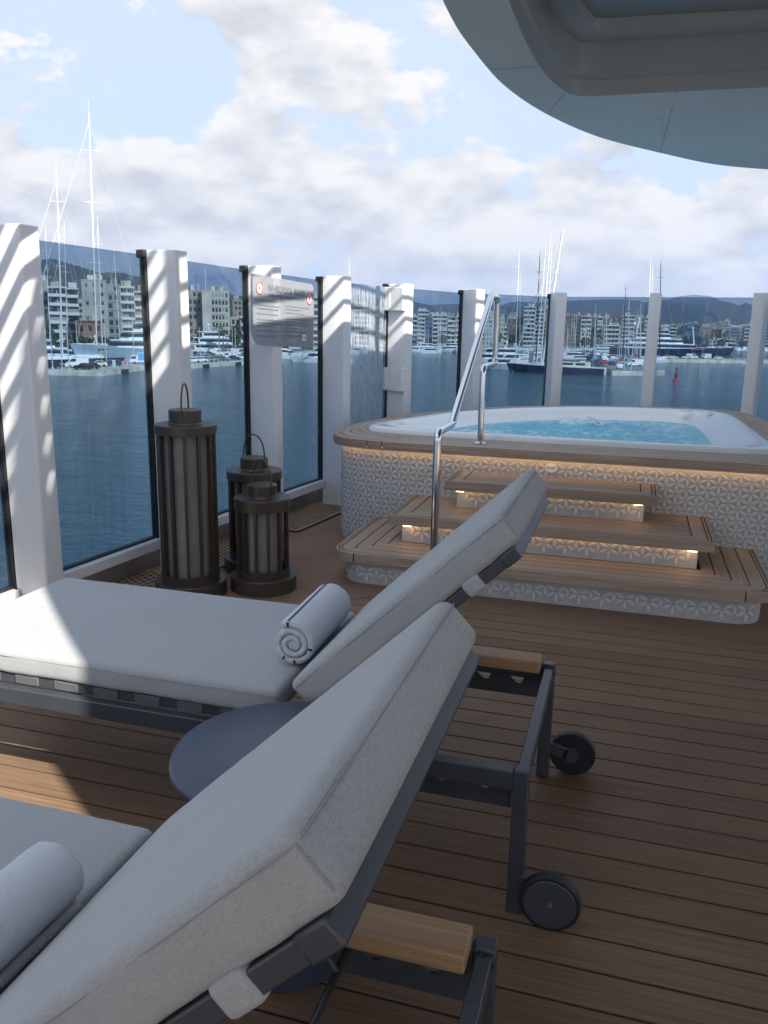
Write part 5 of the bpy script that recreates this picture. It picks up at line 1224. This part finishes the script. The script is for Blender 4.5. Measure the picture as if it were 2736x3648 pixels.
# the dark blue sailing yacht in front of the first pier
x, y = -21, 245.8; az = azr(x, y); sy = tag(empty('sailing_yacht', (x, y, zs(x, y)), -az+R(180-11)), 'big dark blue hulled sailing yacht with a cream deckhouse and the tallest raking white mast', 'sailing yacht', 'sailing yachts in the harbour')
hull_mb(27, 5.6, 1.9, .35).build('hull', [YN], sy, smooth=40); hull_mb(27.1, 5.3, 2.02, .35).build('cap_rail', [YW], sy, smooth=40).scale = (1, 1, 1.02)
m = MB(); wedge(m, -9, 1.5, 1.9, 2.0, 3.4, .8); m.build('deckhouse', [mat('yacht_cream', (.68, .62, .52), .4)], sy)
m = MB()
for a, b in ((-8.2, -5.4), (-4.8, -1.2)): m.box(((a+b)/2, 0, 2.85), (b-a, 3.9, .75))
m.build('window', [YGl], sy, bevel=.3)
m = MB().tube([(4.5, 0, 2), (.9, 0, 39)], [.34, .22], 10); m.build('mast', [MAST['white']], sy, smooth=60)
m = MB()
for a, b in (((13.2, 0, 2.8), (1.2, 0, 37.5)), ((9.5, 0, 2.6), (1.7, 0, 31))): m.tube([a, b], .09, 5)
m.build('stays', [MAST['white']], sy, smooth=60)
MB().tube([(4, 0, 4.2), (-8, 0, 4.4)], .28, 8).build('boom', [MAST['white']], sy, smooth=60)
m = MB()
for f in (.3, .5, .7, .85): m.tube([(4.5-3.6*f, -1.6, 2+37*f), (4.5-3.6*f, 1.6, 2+37*f)], .08, 4)
m.build('spreaders', [MAST['white']], sy)
# ---- cars, vans and the truck
CC = {'white': (.80, .80, .80), 'black': (.015, .015, .018), 'dark': (.05, .055, .065), 'navy': (.03, .05, .12), 'grey': (.30, .32, .34), 'red': (.50, .03, .025), 'green': (.08, .14, .11), 'teal': (.28, .50, .50)}
CM = {k: mat('car_paint_'+k, c, .25, coat=.6) for k, c in CC.items()}
def car_proto(kind):
    L, Wd, H = {'car': (4.3, 1.8, 1.5), 'van': (5.2, 2.0, 2.3), 'truck': (6.6, 2.3, 3.0)}[kind]
    if kind == 'car': prof = [(-2.15, .35), (-2.12, .9), (-1.75, 1.0), (-1.2, 1.45), (.35, 1.48), (1.0, 1.02), (1.95, .86), (2.15, .6), (2.15, .3)]; win = [(-1.55, 1.02), (-1.12, 1.38), (.32, 1.40), (.82, 1.02)]
    elif kind == 'van': prof = [(-2.6, .4), (-2.6, 2.2), (-2.4, 2.3), (1.2, 2.28), (1.75, 1.35), (2.5, 1.1), (2.6, .7), (2.6, .35)]; win = [(.2, 1.4), (.2, 2.05), (1.15, 2.05), (1.6, 1.4)]
    else: prof = [(-3.3, .6), (-3.3, 3.0), (1.2, 3.0), (1.25, 2.3), (2.7, 2.25), (3.2, 1.3), (3.3, .5)]; win = [(1.6, 1.35), (1.6, 2.05), (2.65, 2.05), (3.0, 1.35)]
    def ext(p, w): n = len(p); m = MB(); m.add([(x, -w, z) for x, z in p]+[(x, w, z) for x, z in p], [tuple(range(n)), tuple(reversed(range(n, 2*n)))]+[(i, (i+1) % n, n+(i+1) % n, n+i) for i in range(n)]); return m
    return ext(prof, Wd/2).mesh(kind+'_body', [CM['white']]), ext(win, Wd/2+.02).mesh(kind+'_window', [WIN]), (L, Wd), MB().box((0, 0, 0), (.06, Wd*.82, .5)).mesh(kind+'_screen', [WIN])
PROTO = {k: car_proto(k) for k in ('car', 'van', 'truck')}; WHM = MB().tube([(0, -.12, 0), (0, .12, 0)], .33, 12).mesh('wheel', [TYRE])
ORD = ['first', 'second', 'third', 'fourth', 'fifth', 'sixth', 'seventh', 'eighth', 'ninth', 'tenth', 'eleventh', 'twelfth', 'thirteenth', 'fourteenth', 'fifteenth', 'sixteenth', 'seventeenth', 'eighteenth', 'nineteenth']
KN = {'car': ('parked_car', 'car'), 'van': ('parked_van', 'van'), 'truck': ('box_truck', 'truck')}; PLT = {'left quay': 'on the quay in the left pane', 'hotel quay': 'on the quay below the hotel', 'first pier': 'on the near pier in the seventh pane', 'far pier': 'on the long pier in the last full pane'}
tot = {}; seen = {}
for x, y, kind, c, hd, pl in CARS: tot[(kind, c, pl)] = tot.get((kind, c, pl), 0)+1
for x, y, kind, c, hd, pl in sorted(CARS, key=lambda q: azr(q[0], q[1])):
    kk = (kind, c, pl); seen[kk] = seen.get(kk, 0)+1
    lab = '%s %s parked %s' % (c, KN[kind][1], PLT[pl]) if tot[kk] == 1 else '%s %s %s from the left %s' % (ORD[seen[kk]-1], c, KN[kind][1], PLT[pl])
    root = tag(empty(KN[kind][0], (x, y, zs(x, y)+1.3), -azr(x, y)+R(hd)), lab, KN[kind][1], 'vehicles parked on the quays and piers')
    bm_, wm_, (L, Wd), sm_ = PROTO[kind]
    o = bpy.data.objects.new('body', bm_); link(o); o.parent = root; o.material_slots[0].link = 'OBJECT'; o.material_slots[0].material = CM[c]
    o = bpy.data.objects.new('side_window', wm_); link(o); o.parent = root
    if kind == 'truck': MB().box((-1.05, 0, 1.9), (4.3, Wd+.06, 1.9)).build('cargo_box', [mat('truck_blue', (.10, .38, .68), .5)], root)
    for sx in (-.31, .31):
        for s in (-1, 1): o = bpy.data.objects.new('wheel', WHM); link(o); o.parent = root; o.location = (sx*L, s*(Wd/2-.08), .33)
# ---- poles
pc = {}
POLEM = mat('pole_galvanised', (.50, .53, .55), .5)
for x, y, h, pl in sorted(POLES, key=lambda q: azr(q[0], q[1])):
    if h > 30 or math.hypot(x, y) > 700: continue
    pc[pl] = pc.get(pl, 0)+1; k = pc[pl]
    root = empty('lamp_pole', (x, y, zs(x, y)+1.3))
    if pl == 'pole row': tag(root, 'slim pale pole, %s from the left in the dense row before the low white block' % ORD[k-1], 'pole', 'poles on the quays and piers')
    else: tag(root, 'slim grey lamp pole, %s from the left %s' % (ORD[k-1], PLT[pl]), 'lamp pole', 'poles on the quays and piers')
    r_ = .13 if pl != 'pole row' else .10
    MB().tube([(0, 0, 0), (0, 0, h)], [r_, r_*.7], 8).build('shaft', [POLEM], root, smooth=60); MB().box((0, 0, h+.05), (.5, .3, .14)).build('lamp_head', [POLEM], root)
    MB().lathe([(r_*2, 0), (r_*2, .25), (r_, .4)], 10).build('foot', [POLEM], root)
# yellow pole, roundel and hut
x, y = pol(-35.02, 200.5); yp = tag(empty('marker_pole', (x, y, zs(x, y)+1.3)), 'thin yellow pole on the corner of the left quay', 'pole'); MB().tube([(0, 0, 0), (0, 0, 4.6)], .10, 8).build('shaft', [mat('yellow_paint', (.65, .45, .03), .5)], yp); MB().lathe([(.25, 0), (.25, .12), (.1, .2)], 10).build('foot', [POLEM], yp)
x, y = pol(-33.6, 217); rp = tag(empty('life_ring_stand', (x, y, zs(x, y)+1.3), -azr(x, y)), 'grey stand with a red disc on the left quay', 'stand'); MB().box((0, 0, .7), (1.5, .3, 1.4)).build('panel', [mat('stand_grey', (.35, .36, .37), .7)], rp, bevel=.1); MB().tube([(0, -.2, 1.0), (0, -.26, 1.0)], .42, 20).build('red_disc', [SIGNRED], rp)
MB().box((-2.6, 0, .8), (.8, .4, 1.6)).build('cabinet', [BM['white']], rp)
x, y = pol(7.0, 407); hu = tag(empty('pier_hut', (x, y, zs(x, y)+1.3), -azr(x, y)), 'small white hut at the right end of the long pier', 'hut'); MB().box((0, 0, 1.6), (2.6, 2.6, 3.2)).build('wall', [BM['white']], hu); MB().box((0, 0, 3.3), (3, 3, .2)).build('roof', [SLAB], hu); MB().box((.3, -1.31, 1.1), (.8, .06, 2.1)).build('door', [WIN], hu)
# ---- buoys
x, y = pol(2.66, 225.5); bu = tag(empty('channel_buoy', (x, y, zs(x, y))), 'red channel buoy with a dark middle and red top mark', 'buoy')
BR = mat('buoy_red', (.55, .035, .03), .4); BG = mat('buoy_dark', (.04, .06, .055), .5)
MB().lathe([(.7, -.4), (1.35, -.1), (1.4, .3), (1.1, .5), (.4, .55)], 24).build('float', [BR], bu, smooth=50)
MB().lathe([(.62, .55), (.58, 1.6), (.5, 2.6), (.45, 2.75)], 16).build('tower', [BG], bu, smooth=50)
MB().lathe([(.5, 2.7), (.55, 3.0), (.3, 3.2)], 14).build('lantern_cage', [BR], bu, smooth=50); MB().tube([(0, 0, 3.1), (0, 0, 4.0)], .08, 6).build('staff', [BG], bu); MB().lathe([(.02, 3.9), (.42, 4.0), (.42, 4.7), (.02, 4.9)], 14).build('top_mark', [BR], bu, smooth=50)
bu.scale = (.66, .66, .66)
x, y = pol(-10.35, 232); yb = tag(empty('mooring_buoy', (x, y, zs(x, y))), 'small yellow buoy floating right of the handrail foot bend', 'buoy'); m = MB(); sphere(m, (0, 0, .25), .45, 14); m.build('float', [mat('buoy_yellow', (.70, .62, .05), .4)], yb, smooth=60); MB().tube([(0, 0, .6), (0, 0, 1.0)], .06, 6).build('staff', [BG], yb)
# ---- trees on the shore
LEAF = [mat('leaf_a', (.060, .095, .035), .8, var=.3, vscale=1.), mat('leaf_b', (.045, .070, .032), .8, var=.3, vscale=1.)]; TRUNK = mat('trunk', (.14, .10, .07), .9)
def crown(m, c, r_, h, n, rr, s=.75):
    for _ in range(n):
        while True:
            v = Vector((rr.uniform(-1, 1), rr.uniform(-1, 1), rr.uniform(-1, 1)))
            if .25 < v.length < 1: break
        v *= .8+.35*noise.noise(v*2.3+Vector(c)*.1); p = Vector((c[0]+v.x*r_, c[1]+v.y*r_, c[2]+v.z*h)); a = Vector((rr.uniform(-1, 1), rr.uniform(-1, 1), rr.uniform(-1, 1))).normalized(); b = a.orthogonal().normalized()*s*rr.uniform(.5, 1.1); a2 = a.cross(b).normalized()*s*rr.uniform(.5, 1.1)
        m.add([p-b-a2, p+b-a2*.6, p+b*.8+a2, p-b*.7+a2], [(0, 1, 2, 3)], rr.randint(0, 1))
tr = random.Random(5)
TREES = [(-26.45, 332, 11, 3.0, 'rounded green tree right of the palms below the hotel'), (-25.6, 336, 7, 2.2, 'small green tree left of the rules sign'), (-36.6, 285, 7, 3.2, 'green tree left of the low brick building'), (-35.7, 284, 6, 2.6, 'green tree in front of the low brick building'), (-34.6, 283, 6.5, 2.8, 'green tree right of the low brick building'), (-33.6, 286, 5.5, 2.4, 'low green tree below the cream balconies'),
 (-38.2, 290, 9, 3.4, 'dark green tree at the far left of the left pane'), (-8.9, 600, 11, 4, 'green tree beside the narrow cream tower'), (-7.9, 605, 9, 4, 'green tree in front of the brown block'), (-12.6, 580, 8, 4, 'green tree below the white striped block'), (-10.9, 585, 8, 4, 'green tree below the brown block with white balconies'), (-3.2, 625, 8, 4, 'green tree behind the first pier'), (-2.2, 630, 8, 4, 'green tree below the narrow white block with turret'), (3.0, 838, 8, 5, 'green tree on the far shore behind the blue hull'), (5.2, 838, 8, 5, 'green tree on the far shore left of the ferry'), (7.2, 838, 9, 5, 'green tree on the far shore left of the ninth post'), (6.4, 838, 7, 4, 'small green tree on the far shore right of the ferry'), (-22.0, 395, 9, 3.5, 'green tree left of the salt stained pane')]
for az, d, h, r_, lab in TREES:
    x, y = pol(az, d); root = tag(empty('shore_tree', (x, y, zs(x, y)+1.5)), lab, 'tree', 'trees along the shore')
    m = MB().tube([(0, 0, 0), (.1, 0, h*.3), (.2, .1, h*.7)], [.35, .25, .08], 7); m.tube([(.1, 0, h*.3), (r_*.5, 0, h*.6)], [.15, .05], 5); m.tube([(.1, 0, h*.3), (-r_*.4, .3, h*.62)], [.15, .05], 5); m.build('trunk', [TRUNK], root)
    m = MB(); crown(m, (0, 0, h*.62), r_, h*.40, 420, tr, max(.35, r_*.16)); m.build('crown', LEAF, root)
for az, d, h, lab in ((-27.55, 333, 11.5, 'tall palm tree in front of the hotel windows'), (-27.3, 331, 9.5, 'shorter palm tree right of the tall palm below the hotel'), (-10.0, 588, 10, 'palm tree behind the handrail'), (4.1, 838, 10, 'palm tree on the far shore above the blue bow')):
    x, y = pol(az, d); root = tag(empty('palm_tree', (x, y, zs(x, y)+1.5)), lab, 'palm tree', 'palms along the shore')
    MB().tube([(0, 0, 0), (.15, 0, h*.5), (.1, 0, h*.86)], [.30, .22, .2], 8).build('trunk', [TRUNK], root)
    m = MB()
    for k in range(22):
        a = 2*math.pi*k/22+tr.uniform(-.1, .1); e = tr.uniform(.1, 1.1); q = [Vector((.1, 0, h*.86))]; Lf = tr.uniform(2.2, 3.0)
        for j in range(1, 6): f = j/5; q.append(Vector((.1+Lf*f*math.cos(a)*math.cos(e*.6), Lf*f*math.sin(a)*math.cos(e*.6), h*.86+Lf*(math.sin(e)*f-.75*f*f))))
        sd = Vector((-math.sin(a), math.cos(a), 0)); vs = []
        for j, p in enumerate(q): ww = .32*math.sin(math.pi*(.15+.8*j/5)); vs += [p-sd*ww-Vector((0, 0, ww*.5)), p, p+sd*ww-Vector((0, 0, ww*.5))]
        m.add(vs, [f for j in range(5) for f in ((j*3, j*3+1, j*3+4, j*3+3), (j*3+1, j*3+2, j*3+5, j*3+4))], k % 2)
    m.build('fronds', LEAF, root)
# ---- haze over the bay
hz = MB().box((0, 3050, 90), (12900, 6860, 420)).build('haze', [])
hm = bpy.data.materials.new('haze_air'); hm.use_nodes = True; nt = hm.node_tree; nt.nodes.clear(); ou = nt.nodes.new('ShaderNodeOutputMaterial'); pv = nt.nodes.new('ShaderNodeVolumePrincipled')
pv.inputs['Color'].default_value = (.42, .60, 1.0, 1); pv.inputs['Density'].default_value = .00012; pv.inputs['Anisotropy'].default_value = .2; nt.links.new(pv.outputs[0], ou.inputs['Volume']); hz.data.materials.append(hm); hz['kind'] = 'stuff'
